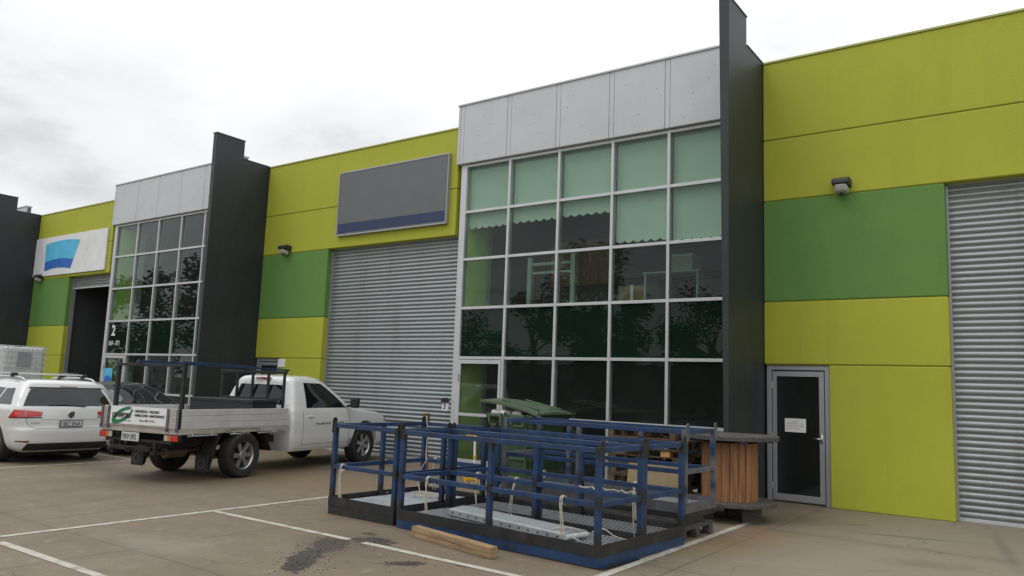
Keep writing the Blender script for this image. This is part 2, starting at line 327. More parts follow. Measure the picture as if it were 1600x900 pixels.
    P_ = [ # oil and soot by the timber, mud, rust runs, tyre marks
        (-6.0, 5.46, .36, .2, -41, (.02, .016, .014), .9, 7, .8, .98, 1.3), (-5.82, 5.88, .26, .2, 20, (.02, .016, .014), .9, 8, .8, .98, 1.3),
        (-5.66, 4.86, .55, .15, -53, (.018, .015, .013), .92, 7, .85, 1.0, 1.2), (-4.9, 5.37, .24, .1, 41, (.02, .016, .014), .85, 9, .75, .95, 1.3), (-4.48, 5.67, .09, .05, 0, (.02, .016, .014), .85, 14, .6, 1.0, 1.2), (-6.12, 6.12, .12, .07, 0, (.02, .016, .014), .8, 14, .5, 1.0, 1.3),
        (-5.85, 5.45, .8, .5, -45, (.07, .055, .042), .55, 3, .3, 1.3, 1.4),
        (-2.95, 9.35, .22, .5, -30, (.24, .12, .05), .45, 3, .3, 1.3, 1.2), (-3.2, 9.75, .16, .2, 0, (.24, .1, .04), .55, 4, .3, 1.2, 1.2), (-3.1, 8.4, .5, 1.0, -20, (.22, .14, .06), .45, 2, .2, 1.3, 1.4),
        (-10.2, 8.6, 2.6, 1.4, 10, (.17, .115, .06), .6, 1., .3, 1.3, 1.), (-10.6, 7.0, 1.6, .9, 20, (.13, .10, .07), .4, 1., .3, 1.3, 1.),
        (-.6, 10.5, .08, 1.4, 8, (.13, .12, .1), .5, 6, .3, 1.2, .8), (-.2, 10.6, .06, 1.3, 8, (.13, .12, .1), .5, 6, .3, 1.2, .8), (-1.6, 10.6, .7, .08, 15, (.11, .1, .085), .6, 6, .3, 1.1, .9),
        (-2.3, 11.1, .3, .05, 30, (.08, .07, .06), .6, 6, .3, 1.1, .9), (-13.5, 6.9, 1.2, .5, 0, (.1, .085, .065), .5, 2, .3, 1.2, 1.2),
        (-9.2, 5.0, .07, 2.6, 8, (.1, .085, .065), .4, 4, .3, 1.2, .9), (-9.9, 4.6, .07, 2.6, 10, (.1, .085, .065), .4, 4, .3, 1.2, .9), (-12.2, 4.8, 1.6, .06, -20, (.11, .09, .07), .35, 4, .3, 1.2, .9), (-1.2, 9.0, .5, .25, 20, (.13, .11, .08), .4, 3, .3, 1.2, 1.2), (-7.2, 4.3, .9, .35, 10, (.28, .26, .21), .35, 3, .3, 1.2, 1.3)]
    for a in P_:
        f, cc = stain(*a); col = mix(f, col, cc)
    L(col, p.inputs['Base Color'])
    h = ma('ADD', ma('MULTIPLY', fine, .5), ma('MULTIPLY', sp, .6)); b = nn('ShaderNodeBump'); b.inputs['Strength'].default_value = .35; b.inputs['Distance'].default_value = .01
    L(h, b.inputs['Height']); L(b.outputs[0], p.inputs['Normal'])
    L(rng(mid, .3, .7, .55, .85), p.inputs['Roughness'])
    return M
structure(MB().add([(-300,-17,0),(300,-17,0),(300,300,0),(-300,300,0)], [(0,1,2,3)]).build('car_park_ground', ground_material()))
structure(MB().add([(-600,-600,-.12),(600,-600,-.12),(600,600,-.12),(-600,600,-.12)], [(0,1,2,3)]).build('terrain', mat('grass_ground', (.07, .09, .03), .9, var=.4, vscale=.5)))
structure(MB().box(-300, 300, -32, -17, -.2, -.1).build('road', mat('asphalt', (.05, .05, .05), .85, var=.2)))
PAINT = mat('line_paint', (.47, .45, .39), .7, var=.15, vscale=9, dirt=((.18, .15, .11), .95), dscale=7, bump=.2)
def line(x0, y0, x1, y1, wd=.1):
    a = Vector((x0, y0)); b = Vector((x1, y1)); d = (b-a).normalized(); n = Vector((-d.y, d.x))*wd/2; m_ = MB(); k = max(2, int((b-a).length/.12))
    rows = []
    for i in range(k+1):
        p = a+(b-a)*i/k; e1 = 1+random.uniform(-.07, .07); e2 = 1+random.uniform(-.07, .07)
        rows.append([(p.x-n.x*e1, p.y-n.y*e1, .004), (p.x+n.x*e2, p.y+n.y*e2, .004)])
    m_.grid(rows); structure(m_.build('parking_line', PAINT))
for a in ((-8.4, 3.3, -8.42, 10.2), (-3.37, 1.5, -3.36, 10.15), (-8.35, 5.77, -6.03, 5.75), (-5.82, 5.745, -3.42, 5.67), (-8.15, 3.36, -3.42, 3.34), (-8.37, 8.07, -3.42, 8.07),
          (-14.05, 2.5, -14.2, 8.0), (-14.2, 8.0, -14.3, 10.5), (-19.2, 8.03, -14.25, 8.03), (-19.2, 5.62, -14.13, 5.62), (-19.2, 10.4, -14.35, 10.4)):
    line(*a, wd=.085 if a[0] > -9 else .08)
# debris: small clods near the oil stain
dm = MB()
for i in range(260):
    cx, cy = random.choice(((-6.0, 5.46), (-5.8, 5.9), (-5.7, 4.9), (-5.5, 4.7), (-4.9, 5.4), (-5.9, 5.2))); x = random.gauss(cx, .17); y = random.gauss(cy, .17); r = random.uniform(.002, .006)
    M_ = Matrix.Translation((x, y, r*.4)) @ Matrix.Rotation(random.random()*6, 4, 'Z'); dm.box(-r, r, -r*.7, r*.7, -r*.4, r*.5, M=M_)
tag(dm.build('soil_crumbs', mat('soil', (.03, .022, .018), .9), bevel=.002), 'dark soil crumbs scattered round the oily stain on the concrete', 'dirt', kind='stuff')

# ------------------------------------------------------------------ the row of warehouse units
def facade_unit(X0, label, fend=12.69, xe=2.61, xg=6.57, glass_lines=(6.68, 7.83, 9.02, 10.2, 11.33, 12.45), xend=12.86, door_open=False, blinds=None, main=False):
    T = thing('warehouse_unit', (X0, D, 0), 0, label, 'building', 'industrial units in the row')
    th = .26
    # precast wall panels, butt jointed with 12 mm grooves
    def panel(name, x0, x1, z0, z1, m_, y0=0., y1=th):
        return MB().box(x0, x1, y0, y1, z0, z1).build(name, m_, T, bevel=.014)
    g = .007
    panel('wall_panel', .985, xe, 0, 2.124-g, LIME)
    panel('wall_panel', .004, xe, 2.124+g, 3.123-g, LIME)
    panel('green_wall_panel', .004, xe, 3.123+g, 4.775-g, GREEN)
    panel('wall_panel', .004, xg-.1, 4.775+g, 5.804-g, LIME)
    panel('wall_panel', .004, xg-.1, 5.804+g, 7.13, LIME)
    panel('jamb_strip', xg-.055, xg-.012, 0, 4.76, LIME, .09, th)
    MB().box(.004, xg-.02, -.02, th+.02, 7.13, 7.165).build('wall_capping', CAPL, T, bevel=.004)
    MB().box(.02, xe-.02, .02, th-.02, .3, 7.1).build('joint_sealant', mat('joint_dark', (.12, .13, .02), .8), T) if False else None
    bk = MB(); 
    for z in (2.124, 3.123): bk.box(.02, xe-.02, .012, .1, z-g, z+g)
    bk.box(.02, xe-.02, .012, .1, 4.775-g, 4.775+g); bk.box(.02, xg-.12, .012, .1, 5.804-g, 5.804+g)
    bk.build('panel_joint', mat('joint_lime', (.17, .18, .02), .8), T)
    # fin wall to the left of the unit
    f = MB(); prof = [(-1.62, 0), (-1.62, 7.63), (-.81, 7.63), (-.81, 7.16), (.3, 7.16), (.3, 0)]
    n = len(prof); vs = [(0, y, z) for y, z in prof]+[(-.06-.013*z, y, z) for y, z in prof]
    f.add(vs, [tuple(range(n)), tuple(range(2*n-1, n-1, -1))]+[(i, i+n, (i+1) % n+n, (i+1) % n) for i in range(n)])
    fo = f.build('fin_wall', DARKP, T, bevel=.008)
    c = MB(); c.box(-.175, .012, -1.635, -.8, 7.632, 7.652); c.box(-.17, .012, -.795, .3, 7.162, 7.178); c.build('fin_capping', DARKP2, fo)
    # personnel door beside the fin
    df = MB(); df.box(.03, .1, .04, .16, 0, 2.11); df.box(.91, .98, .04, .16, 0, 2.11); df.box(.1, .91, .04, .16, 2.04, 2.11)
    dfo = df.build('door_frame', ALUD, T, bevel=.004)
    dl = MB(); dl.box(.115, .175, .055, .1, .03, 2.02); dl.box(.82, .895, .055, .1, .03, 2.02); dl.box(.175, .82, .055, .1, 1.94, 2.02); dl.box(.175, .82, .055, .1, .03, .13)
    dlo = dl.build('door', ALUD, T, bevel=.003)
    MB().box(.175, .82, .07, .08, .13, 1.94).build('pane', GLD if main else glass('frosted_door_glass', None, 1.5, opaque=(.07, .16, .15)) if False else GLD, dlo)
    h = MB(); h.tube([(.855, .05, 1.0), (.855, 0, 1.0), (.74, 0, 1.0)], .011, 8); h.box(.84, .87, .04, .055, .93, 1.07); h.build('handle', CHROME, dlo, smooth=True)
    hn = MB(); 
    for z in (.25, 1.0, 1.8): hn.cyl((.108, .045, z-.05), (.108, .045, z+.05), .01, 8)
    hn.build('hinge', ALUD, dlo)
    # roller door
    r = MB(); x0, x1 = xe-.06, xg-.06; zb, zt = (4.42, 4.83) if door_open else (0.02, 4.83); pitch = .0885; z = zt; rows = []
    while z > zb:
        for q, dy in ((0, 0.006), (.12, -.008), (.3, -.017), (.5, -.02), (.66, -.017), (.78, -.004), (.84, .012), (.96, .014)):
            zz = z-q*pitch
            if zz > zb: rows.append([(x0, .2+dy, zz), (x1, .2+dy, zz)])
        z -= pitch
    r.grid(rows); ro = r.build('roller_door', ROLL, T, smooth=2)
    if not door_open: MB().box(x0, x1, .175, .225, 0, .05).build('bottom_rail', ALU, ro, bevel=.004)
    else: MB().box(x0, x1, .175, .225, 4.37, 4.42).build('bottom_rail', ALU, ro, bevel=.004)
    MB().box(xe-.005, xe+.03, .14, .26, 0, 4.76).build('door_guide', ALUD, T); MB().box(xg-.09, xg-.06, .14, .26, 0, 4.76).build('door_guide', ALUD, T)
    # fascia over the glazing
    xf = xg-.1; nl = [(xf+.12)]+[x for x in glass_lines[1:] if x+.06 < fend]
    fs = MB(); edges = [xf]+[v for x in nl for v in (x-.05, x+.05)]+[fend]
    for i in range(len(edges)-1): fs.box(edges[i]+.004, edges[i+1]-.004, -.055 if i % 2 == 0 else -.052, .1, 6.31, 7.6)
    fso = fs.build('fascia', FASC, T, bevel=.003)
    MB().box(xf+.01, fend, -.03, .095, 6.32, 7.59).build('fascia_backing', FASCD, T)
    MB().box(xf-.01, fend, -.08, .14, 7.6, 7.635).build('fascia_capping', FASC, T, bevel=.004)
    fx = MB()
    for i in range(0, len(edges)-1, 2):
        for k in range(5):
            x = random.uniform(edges[i]+.1, edges[i+1]-.1) if edges[i+1]-edges[i] > .3 else None
            if x: zc = 6.45+k*.21; fx.cyl((x, -.056, zc), (x, -.061, zc), .008, 6)
    fx.build('fixing', FASCD, fso)
    # curtain wall
    gx = list(glass_lines); gz = [0.02, 1.045, 2.18, 3.21, 4.24, 5.26, 6.27]
    fr = MB(); fw = .055
    for i, x in enumerate(gx):
        a, b = (x-.125 if i == 0 else x-fw/2), x+fw/2
        fr.box(a, b, .03, .15, 0 if i != 1 else 0, 6.31)
    for k, zv in enumerate(gz):
        for i in range(len(gx)-1):
            if i == 0 and k in (1,): continue
            fr.box(gx[i]+fw/2, gx[i+1]-fw/2, .034, .146, zv-fw/2 if k else 0, zv+fw/2)
    fr.box(gx[-1]+fw/2, xend-.01, .036, .14, 2.18-fw/2, 2.18+fw/2)
    fro = fr.build('window_frame', ALU, T, bevel=.003)
    for i in range(len(gx)-1):
        for k in range(len(gz)-1):
            if i == 0 and k < 2: continue
            m_ = GLS if k == 2 else GL
            if blinds and k >= 3 and blinds.get(i, 9) < gz[k+1]-.05: m_ = GLB if blinds[i] < gz[k]+.3 else 'split'
            xa, xb, za, zb_ = gx[i]+fw/2, gx[i+1]-fw/2, gz[k]+fw/2, gz[k+1]-fw/2
            if m_ == 'split': m_ = GLB
            MB().box(xa, xb, .08, .086, za, zb_).build('window_pane' if k != 2 else 'spandrel_pane', m_, fro)
    # glazed entry door in the first bay
    a, b = gx[0]+fw/2+.005, gx[1]-fw/2-.005
    dd = MB(); dd.box(a, a+.06, .02, .07, .02, 2.14); dd.box(b-.06, b, .02, .07, .02, 2.14); dd.box(a+.06, b-.06, .02, .07, 2.06, 2.14); dd.box(a+.06, b-.06, .02, .07, .02, .14); dd.box(a+.06, b-.06, .022, .066, 1.0, 1.06)
    ddo = dd.build('glazed_door', ALU, T, bevel=.003)
    MB().box(a+.06, b-.06, .04, .046, .14, 1.0).build('pane', GLD, ddo); MB().box(a+.06, b-.06, .04, .046, 1.06, 2.06).build('pane', GLD, ddo)
    MB().box(a+.015, a+.035, -.0, .02, 1.7, 1.85).box(a+.015, a+.035, 0, .02, .3, .45).build('hinge', ALUD, ddo)
    # building shell behind
    s = MB(); s.box(xe-.1, xend, 7.0, 7.1, 0, 6.9); s.box(0, xend, .3, 7.1, 6.9, 7.0); s.box(0, .1, .3, 7, 0, 6.9)
    s.box(xg-.04, xend-.01, .2, 5, 2.35, 3.15); s.box(.9, 2.5, .27, 7, 0, 6.9) if not door_open else s.box(2.2, xe-.08, .27, 7, 0, 6.9)
    s.box(xg-.16, xg-.04, .27, 7, 0, 6.9); s.box(xg-.04, xend, 5, 5.1, 0, 6.9)
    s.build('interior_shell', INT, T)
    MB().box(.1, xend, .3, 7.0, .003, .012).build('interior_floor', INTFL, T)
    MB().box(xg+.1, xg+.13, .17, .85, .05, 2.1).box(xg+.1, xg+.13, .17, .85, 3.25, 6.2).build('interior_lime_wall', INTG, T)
    MB().box(xg+.1, xg+.15, .87, 1.0, .05, 2.3).box(xg+.1, xg+.15, .87, 1.0, 3.2, 6.2).build('interior_column', PALE, T)
    if blinds:
        for i, zb_ in blinds.items():
            xa, xb = gx[i]+.035, gx[i+1]-.035; sc_ = MB(); cols = []; nsc = 6; K = nsc*8
            for q in range(K+1):
                x = xa+(xb-xa)*q/K; ph = (q % 8)/8; dz = .045*math.sin(PI*ph); cols.append([(x, .17, zb_-dz), (x, .17, 6.2)])
            sc_.grid(cols); b_ = sc_.build('roller_blind', BLIND, T)
            MB().cyl((xa, .19, 6.225), (xb, .19, 6.225), .02, 8).build('blind_roller', ALUD, b_)
    return T
U4 = facade_unit(-3.89, 'right hand unit with bare lime and green panels and a grey roller door')
U3 = facade_unit(-16.91, 'middle unit with tall glazed front, blinds upstairs and closed grey roller door', xe=2.5, blinds={0: 4.95, 1: 4.97, 2: 4.98, 3: 4.37, 4: 4.32}, main=True)
U2 = facade_unit(-29.93, 'left unit with its roller door open and the number 2 on its glazing', fend=11.9, xg=5.3, glass_lines=(5.4, 6.65, 7.83, 9.03, 10.2, 11.4, 12.5), door_open=True)
U1 = facade_unit(-42.95, 'far left unit mostly hidden behind its neighbour\'s dark fin wall', fend=11.9)
# the fin of unit two's right side belongs to unit three; a further fin closes the row on the right
# things upstairs behind the middle unit's glass
def room_thing(name, label, cat, loc, parts):
    t = thing(name, loc, 0, label, cat)
    for pn, boxes, m_ in parts:
        b = MB()
        for q in boxes: b.box(*q)
        b.build(pn, m_, t, bevel=.004)
    return t
ZF = 3.16
room_thing('office_desk', 'pale office desk upstairs behind the glass by the fin wall', 'desk', (-5.95, D+1.3, ZF), [('desk_top', [(-.55, .6, -.35, .35, .7, .73)], PALE), ('leg', [(-.53, -.49, -.33, .33, 0, .7)], PALE), ('leg', [(.52, .56, -.33, .33, 0, .7)], PALE)])
room_thing('storage_box', 'pale box standing on the upstairs desk', 'box', (-5.8, D+1.35, ZF+.735), [('carton', [(-.22, .22, -.2, .2, 0, .3)], PALE), ('lid', [(-.23, .23, -.21, .21, .3, .34)], WPRINT)])
room_thing('cardboard_carton', 'brown carton on the floor behind the upstairs glass', 'box', (-6.75, D+1.2, ZF), [('carton', [(-.3, .3, -.2, .2, 0, .5)], CARDB), ('tape', [(-.03, .03, -.205, .205, .0, .505)], PAPER)])
room_thing('wooden_cabinet', 'brown wooden cabinet upstairs behind the middle panes', 'cabinet', (-8.1, D+1.6, ZF), [('carcass', [(-.75, .75, -.25, .3, .6, 1.55)], BROWNC), ('door', [(-.72, -.01, -.27, -.25, .63, 1.5)], BROWNC), ('door', [(.01, .72, -.27, -.25, .63, 1.5)], BROWNC), ('base', [(-.7, .7, -.2, .3, 0, .6)], INT)])
room_thing('steel_frame_rack', 'pale green steel frame standing upstairs before the cabinet', 'rack', (-8.55, D+.8, ZF), [('post', [(-.5, -.4, -.05, .05, 0, 1.15)], PALE), ('post', [(.55, .65, -.05, .05, 0, 1.2)], PALE), ('rail', [(-.4, .55, -.02, .02, .98, 1.04)], PALE), ('rail', [(-.4, .55, -.02, .02, .8, .85)], PALE)])

# signs and fittings on the fronts
t = thing('sign_board', (-12.35, D-.06, 5.85), 0, 'big dark grey sign board above the middle roller door', 'sign')
MB().box(-1.7, 1.7, -.02, .05, -.78, .72).build('panel', mat('sign_grey', (.13, .135, .14), .5, var=.05), t, bevel=.004)
MB().box(-1.66, 1.66, -.025, -.021, -.74, -.52).build('navy_stripe', mat('navy_vinyl', (.02, .035, .1), .5), t)
MB().box(-1.72, 1.72, -.03, .055, .721, .75).box(-1.72, 1.72, -.03, .055, -.81, -.781).box(-1.72, -1.701, -.03, .055, -.78, .72).box(1.701, 1.72, -.03, .055, -.78, .72).build('edge_trim', ALUD, t)
t = thing('banner_sign', (-27.45, D-.05, 5.5), 0, 'white banner with a blue curved emblem above the open roller door', 'sign')
MB().box(-2.45, 2.5, -.01, .04, -.62, .75).build('panel', WHITE, t, bevel=.003)
def arcband(z0, z1, x0, x1, sag):
    n = 16; top = []; bot = []
    for i in range(n+1):
        u = i/n; s_ = sag*(1-(2*u-1)**2); top.append((x0[1]+(x1[1]-x0[1])*u, z1+s_)); bot.append((x0[0]+(x1[0]-x0[0])*u, z0+s_))
    return bot+top[::-1]
MB().prism(arcband(-.45, -.14, (-1.6, -1.62), (.25, .42), .08), -.018, -.012).build('emblem_base', BLUED, t)
MB().prism(arcband(-.137, .5, (-1.62, -1.66), (.42, .75), .08), -.018, -.012).build('emblem_top', BLUEL, t)
t = thing('unit_number_sign', (-23.9, D+.075, 2.2), 0, 'white vinyl number 2 and street numbers on a dark green pane', 'sign')
lettering('number', '2', .46, WPRINT, t, face_my(-.42, 0, .57), bold=.012)
lettering('number', '569 - 571', .2, WPRINT, t, face_my(-.52, 0, .26), bold=.003, xscale=.85)
def flood(loc, label):
    t = thing('wall_floodlight', loc, 0, label, 'wall light', 'floodlights on the front walls')
    b = MB(); b.prism([(0, .0), (0, .13), (-.13, .15), (-.24, .11), (-.25, .03)], -.125, .125, 'x'); b.build('housing', RACKB, t, bevel=.02)
    l = MB(); l.prism([(-.03, 0), (-.24, .03), (-.2, -.08), (-.07, -.11)], -.095, .095, 'x'); l.build('lens', LENS, t, bevel=.03)
    MB().cyl((0, -.15, -.1), (0, -.15, -.14), .022, 8).build('sensor', BLKPL, t)
flood((-2.65, D, 4.85), 'grey floodlight on the lime wall at the right, above the green panel')
flood((-15.9, D, 4.82), 'dark floodlight on the lime wall between the far fin and the middle roller door')
flood((-29.3, D, 4.8), 'dark floodlight under the white banner at far left')
t = thing('unit_number_light', (-10.47, D+.0, 1.08), 0, 'small black hooded light with number 3 plate beside the roller door', 'sign')
MB().box(-.075, .075, -.03, .02, 0, .17).build('plate', WHITE, t, bevel=.004)
lettering('number', '3', .16, BLACK, t, face_my(-.045, -.032, .03), bold=.004)
b = MB(); b.prism([(math.cos(a/8*PI)*.085, .17+math.sin(a/8*PI)*.1) for a in range(9)], -.07, .02, 'y'); b.build('hood', BLKPL, t, bevel=.006)
t = thing('door_notice', (-3.43, D+.066, 1.185), 0, 'white paper notice taped inside the dark glass door', 'notice')
MB().box(-.16, .16, -.002, .0, -.105, .105).build('paper', PAPER, t)
for k, (a, c_) in enumerate(((-.05, .05), (-.13, .12), (-.14, .13), (-.12, .06))):
    x = a; b = MB()
    while x < c_: w_ = random.uniform(.008, .025); b.box(x, min(x+w_, c_), -.0035, -.002, .06-k*.035-.003, .06-k*.035+.003); x += w_+.005
    b.build('written_line', mat('pen_ink', (.12, .12, .2), .8), t)
t = thing('small_wall_plate', (-15.83, D, 2.0), 0, 'small white plate on the lime wall beside the far grey door', 'sign')
MB().box(-.13, .13, -.02, 0, -.1, .1).build('plate', WHITE, t, bevel=.004)
t = thing('door_poster', (-24.2, D+.03, 1.55), 0, 'teal and blue poster stuck inside the glazed door of the left unit', 'poster')
MB().box(-.22, .26, -.004, 0, -.33, .2).build('sheet', BLUEL, t); MB().prism([(-.18, -.28), (.22, -.3), (.24, -.1), (.05, -.02), (-.16, -.06)], -.008, -.005).build('picture', BLUED, t)

# ------------------------------------------------------------------ across the road (seen only in the glass)
def tree(loc, h, cw, ch, seed, label, nleaf=5200):
    rnd = random.Random(seed); t = thing('street_tree', loc, rnd.random()*6, label, 'tree', 'trees across the road')
    tr = MB(); lean = Vector((rnd.uniform(-.5, .5), rnd.uniform(-.5, .5), 0)); top = Vector((lean.x, lean.y, h*.62))
    tr.tube([(0, 0, -.1), (lean.x*.3, lean.y*.3, h*.25), (lean.x*.8, lean.y*.8, h*.45), top], [.32, .24, .18, .09], 10); blobs = []
    for i in range(17):
        a = rnd.random()*2*PI; rr = cw*math.sqrt(rnd.random())*.75; z = h-ch+ch*rnd.random()*.92; k = 1-.45*((z-(h-ch/2))/(ch/2))**2
        p = Vector((math.cos(a)*rr*k, math.sin(a)*rr*k, z)); blobs.append((p, rnd.uniform(.7, 1.25)*cw*.3))
        q = top*rnd.uniform(.6, .98); tr.tube([q, q.lerp(p, .55)+Vector((0, 0, .25)), p], [.09, .05, .02], 6)
    tr.build('trunk', BARK, t, smooth=True); lf = MB()
    for _ in range(nleaf):
        c_, r_ = rnd.choice(blobs); d = Vector((rnd.gauss(0, 1), rnd.gauss(0, 1), rnd.gauss(0, .8))).normalized()*r_*rnd.uniform(.35, 1.08)
        p = c_+d; s_ = rnd.uniform(.1, .24)*(1 if cw < 6 else 1.9); R_ = Matrix.Rotation(rnd.random()*6, 3, 'Z') @ Matrix.Rotation(rnd.random()*3, 3, 'X')
        lf.add([p+R_ @ Vector(q)*s_ for q in ((-1, 0, 0), (0, -.6, .1), (1, 0, 0), (0, .6, .1))], [(0, 1, 2, 3)])
    lf.build('crown', LEAF, t)
tree((-31.5, -32, -.1), 14, 5.2, 11, 1, 'tall broad gum tree across the road, the largest of the row', 11000)
for k, (x, y, h_, cw, ch_, lab) in enumerate(((-23.5, -36, 10, 4.6, 8.5, 'rounded tree across the road just right of the tall gum'), (-41, -36, 10.5, 4.6, 9, 'full tree across the road just left of the tall gum'), (-15.5, -37, 8.2, 4.2, 7, 'low wide tree across the road, third right of the gum'),
        (-50, -37, 9, 4.6, 8, 'wide tree across the road, second left of the gum'), (-8, -36, 9.2, 4, 8, 'round tree across the road, fourth right of the gum'), (-60, -38, 8.5, 4.6, 7.5, 'broad tree across the road, third left of the gum'),
        (-71, -37, 9.5, 4.6, 8.5, 'tallish tree across the road at the far left end'), (-.5, -37, 7.5, 4, 6.6, 'small bushy tree across the road at the right end'), (-36, -41, 8, 4.4, 7.2, 'lower tree behind and left of the tall gum'), (-27.5, -42, 8, 4.4, 7.2, 'lower tree behind and right of the tall gum'),
        (-84, -38, 15, 6.5, 13.5, 'first of the big trees far down the road'), (-97, -40, 19, 7.5, 17, 'second and tallest of the big trees far down the road'), (-112, -39, 17, 7.5, 15.5, 'third of the big trees far down the road'), (-128, -40, 18, 8, 16, 'fourth of the big trees far down the road'), (-146, -41, 19, 8.5, 17, 'last of the big trees far down the road'))):
    tree((x, y, -.1), h_, cw, ch_, k+2, lab, 5000)
t = thing('far_warehouse', (-30, -62, 0), 0, 'long low grey warehouse across the road behind the trees', 'building')
MB().box(-45, 45, -8, 8, -.1, 4.6).build('wall', mat('far_wall', (.16, .16, .155), .8), t); MB().prism([(-8.3, 4.6), (8.3, 4.6), (0, 6.2)], -45.3, 45.3, 'x').build('roof', mat('far_roof', (.2, .2, .21), .5), t)
def pole(x, label):
    t = thing('power_pole', (x, -16.2, 0), 0, label, 'power pole', 'power poles along the road')
    MB().cyl((0, 0, 0), (0, 0, 9.6), .16, 10, r2=.1).build('post', BARK, t); MB().box(-.05, .05, -1.1, 1.1, 8.9, 9.02).build('crossarm', BARK, t)
for x, l in ((-62, 'timber power pole by the road at the far left'), (-2, 'timber power pole by the road in the middle'), (30, 'timber power pole by the road at the right')): pole(x, l)
for k, dy in enumerate((-1.0, 0, 1.0)):
    b = MB()
    for xa, xb in ((-62, -2), (-2, 30)):
        b.tube([(xa+(xb-xa)*i/24, -16.2+dy, 9.05-1.1*(1-(2*i/24-1)**2)) for i in range(25)], .016, 5)
    tag(b.build('power_line', BLKPL), 'thin black overhead wire, %s of the three strung between the poles' % ('road side one', 'middle one', 'car park side one')[k], 'cable', 'overhead wires')
# ------------------------------------------------------------------ man cages (steel work platforms)
def expanded_mesh(b, x0, x1, y0, y1, z, sw=.052, lw=.13, w_=.005, h_=.006):
    """expanded metal floor: zigzag strands whose long diamonds lie across the cage"""
    nx = int((x1-x0)/sw*2); ny = int((y1-y0)/lw*2)
    for i in range(nx+1):
        x = x0+i*(x1-x0)/nx; rows = []
        for j in range(2*ny+1):
            y = y0+j*(y1-y0)/(2*ny); s_ = (1, .5, -1, -.5)[0]*(1 if ((j//2)+i) % 2 else -1)*sw*.22; xx = min(max(x+s_, x0), x1); rows.append([(xx-w_/2, y, z+h_), (xx+w_/2, y, z+h_), (xx+w_/2, y, z)])
        b.grid(rows)
GALVD = mat('dull_galvanised_steel', (.42, .44, .45), .5, .4, var=.15, vscale=12)
POSTM = sprayed('post_paint', BLUEC, (.017, .018, .02), ((.16, .12), (.57, .05), (1.06, .07)))
POSTW = sprayed('worn_post_paint', BLUEC, (.11, .115, .13), ((.1, .14), (.5, .12), (.97, .12)))
def cage(label, c, ang, L, W, z0, H, base_blue=True, floor='mesh', mids=((.5,), (.5,)), worn=False, side_mid=False, base_h=.1, mfl=GALV):
    a = math.radians(ang); T = thing('work_platform_cage', (c[0], c[1], z0), a, label, 'steel cage', 'blue and black work platform cages')
    P_ = .054; tb = base_h+.11
    JM = CAGEG if worn else CAGEK; PM = POSTW if worn else POSTM
    bf = MB(); 
    for y in (.0, W-P_): bf.box(-L, 0, y, y+P_, .0, base_h)
    for x in (-L, -P_): bf.box(x, x+P_, P_, W-P_, .0, base_h)
    for k in range(1, 5): bf.box(-L*k/5-.02, -L*k/5+.02, P_, W-P_, .01, base_h-.01)
    bf.build('base_frame', BLUEC if base_blue else CAGEK, T, bevel=.003)
    t = MB(); e_ = .004
    t.box(-L-e_, e_, -e_, .004, base_h, tb).box(-L-e_, e_, W-.004, W+e_, base_h, tb).box(-L-e_, -L+.004, .004, W-.004, base_h, tb).box(-.004, e_, .004, W-.004, base_h, tb)
    t.build('toe_board', JM if worn else CAGEK, T)
    fl = MB(); bd = MB()
    if floor == 'mesh': expanded_mesh(fl, -L+P_, -P_, P_, W-P_, base_h+.05, w_=.005 if mfl is GALVD else .009)
    fl_o = None
    if floor == 'mesh': fl_o = fl.build('mesh_floor', mfl, T)
    else: fl_o = MB().box(-L+P_, -P_, P_, W-P_, base_h+.04, base_h+.05).build('plate_floor', floor, T)
    def post(x, y, z1, corner=True):
        MB().box(x, x+P_, y, y+P_, base_h, z1).build('post', PM, T, bevel=.003)
    for x in (-L, -P_):
        for y in (0, W-P_): post(x, y, H)
    for j, y in enumerate((0, W-P_)):
        for u in mids[j]: post(-L*(1-u)-P_/2, y, H-P_)
    if side_mid:
        for x in (-L, -P_): post(x, W/2-.02, H-P_)
    for nm, zc in (('top_rail', H-.03), ('mid_rail', H*.52)):
        for y in (0, W-P_):
            b = MB(); xs = [-L+P_]+([-L*(1-u)-P_/2 for u in mids[0 if y == 0 else 1]] if nm == 'mid_rail' else [])
            x_a = -L+P_
            for u in (mids[0 if y == 0 else 1] if nm == 'mid_rail' else ()):
                xm = -L*(1-u)-P_/2; b.box(x_a, xm-.001, y+.004, y+P_-.004, zc-.025, zc+.025); x_a = xm+P_+.001
            b.box(x_a, -P_, y+.004, y+P_-.004, zc-.025, zc+.025); b.build(nm, BLUEC, T, bevel=.003)
        for x in (-L, -P_):
            MB().box(x+.004, x+P_-.004, P_, W-P_, zc-.025, zc+.025).build(nm, BLUEC if not worn or nm == 'top_rail' else CAGEG, T, bevel=.003)
    for x in (-L, -P_):
        for y in (0, W-P_):
            g = MB(); pr = [(-.036, -.12), (.036, -.12), (.036, .035)]+[(.036*math.cos(k*PI/8), .035+.036*math.sin(k*PI/8)) for k in range(1, 8)]+[(-.036, .035)]
            xo = x-.009 if x < -.1 else x+P_+.001
            g.prism([(y+P_/2+p[0], H+p[1]) for p in pr], xo, xo+.008, 'x'); go = g.build('lifting_lug', JM, T, bevel=.002)
            MB().cyl((xo-.002, y+P_/2, H+.04), (xo+.010, y+P_/2, H+.04), .011, 10).build('bolt_hole', BLACKV, go)
    return T
LITEF = mat('gravelled_plate', (.36, .4, .43), .7, .1, var=.4, vscale=70, dirt=((.12, .12, .11), .7), dscale=9, bump=.8, bscale=160)
CA = cage('small square blue and black cage at the left end with pale textured floor', (-6.265, 6.63), -2, 1.13, 1.64, 0, 1.09, False, LITEF, ((), ()), side_mid=True, base_h=.1)
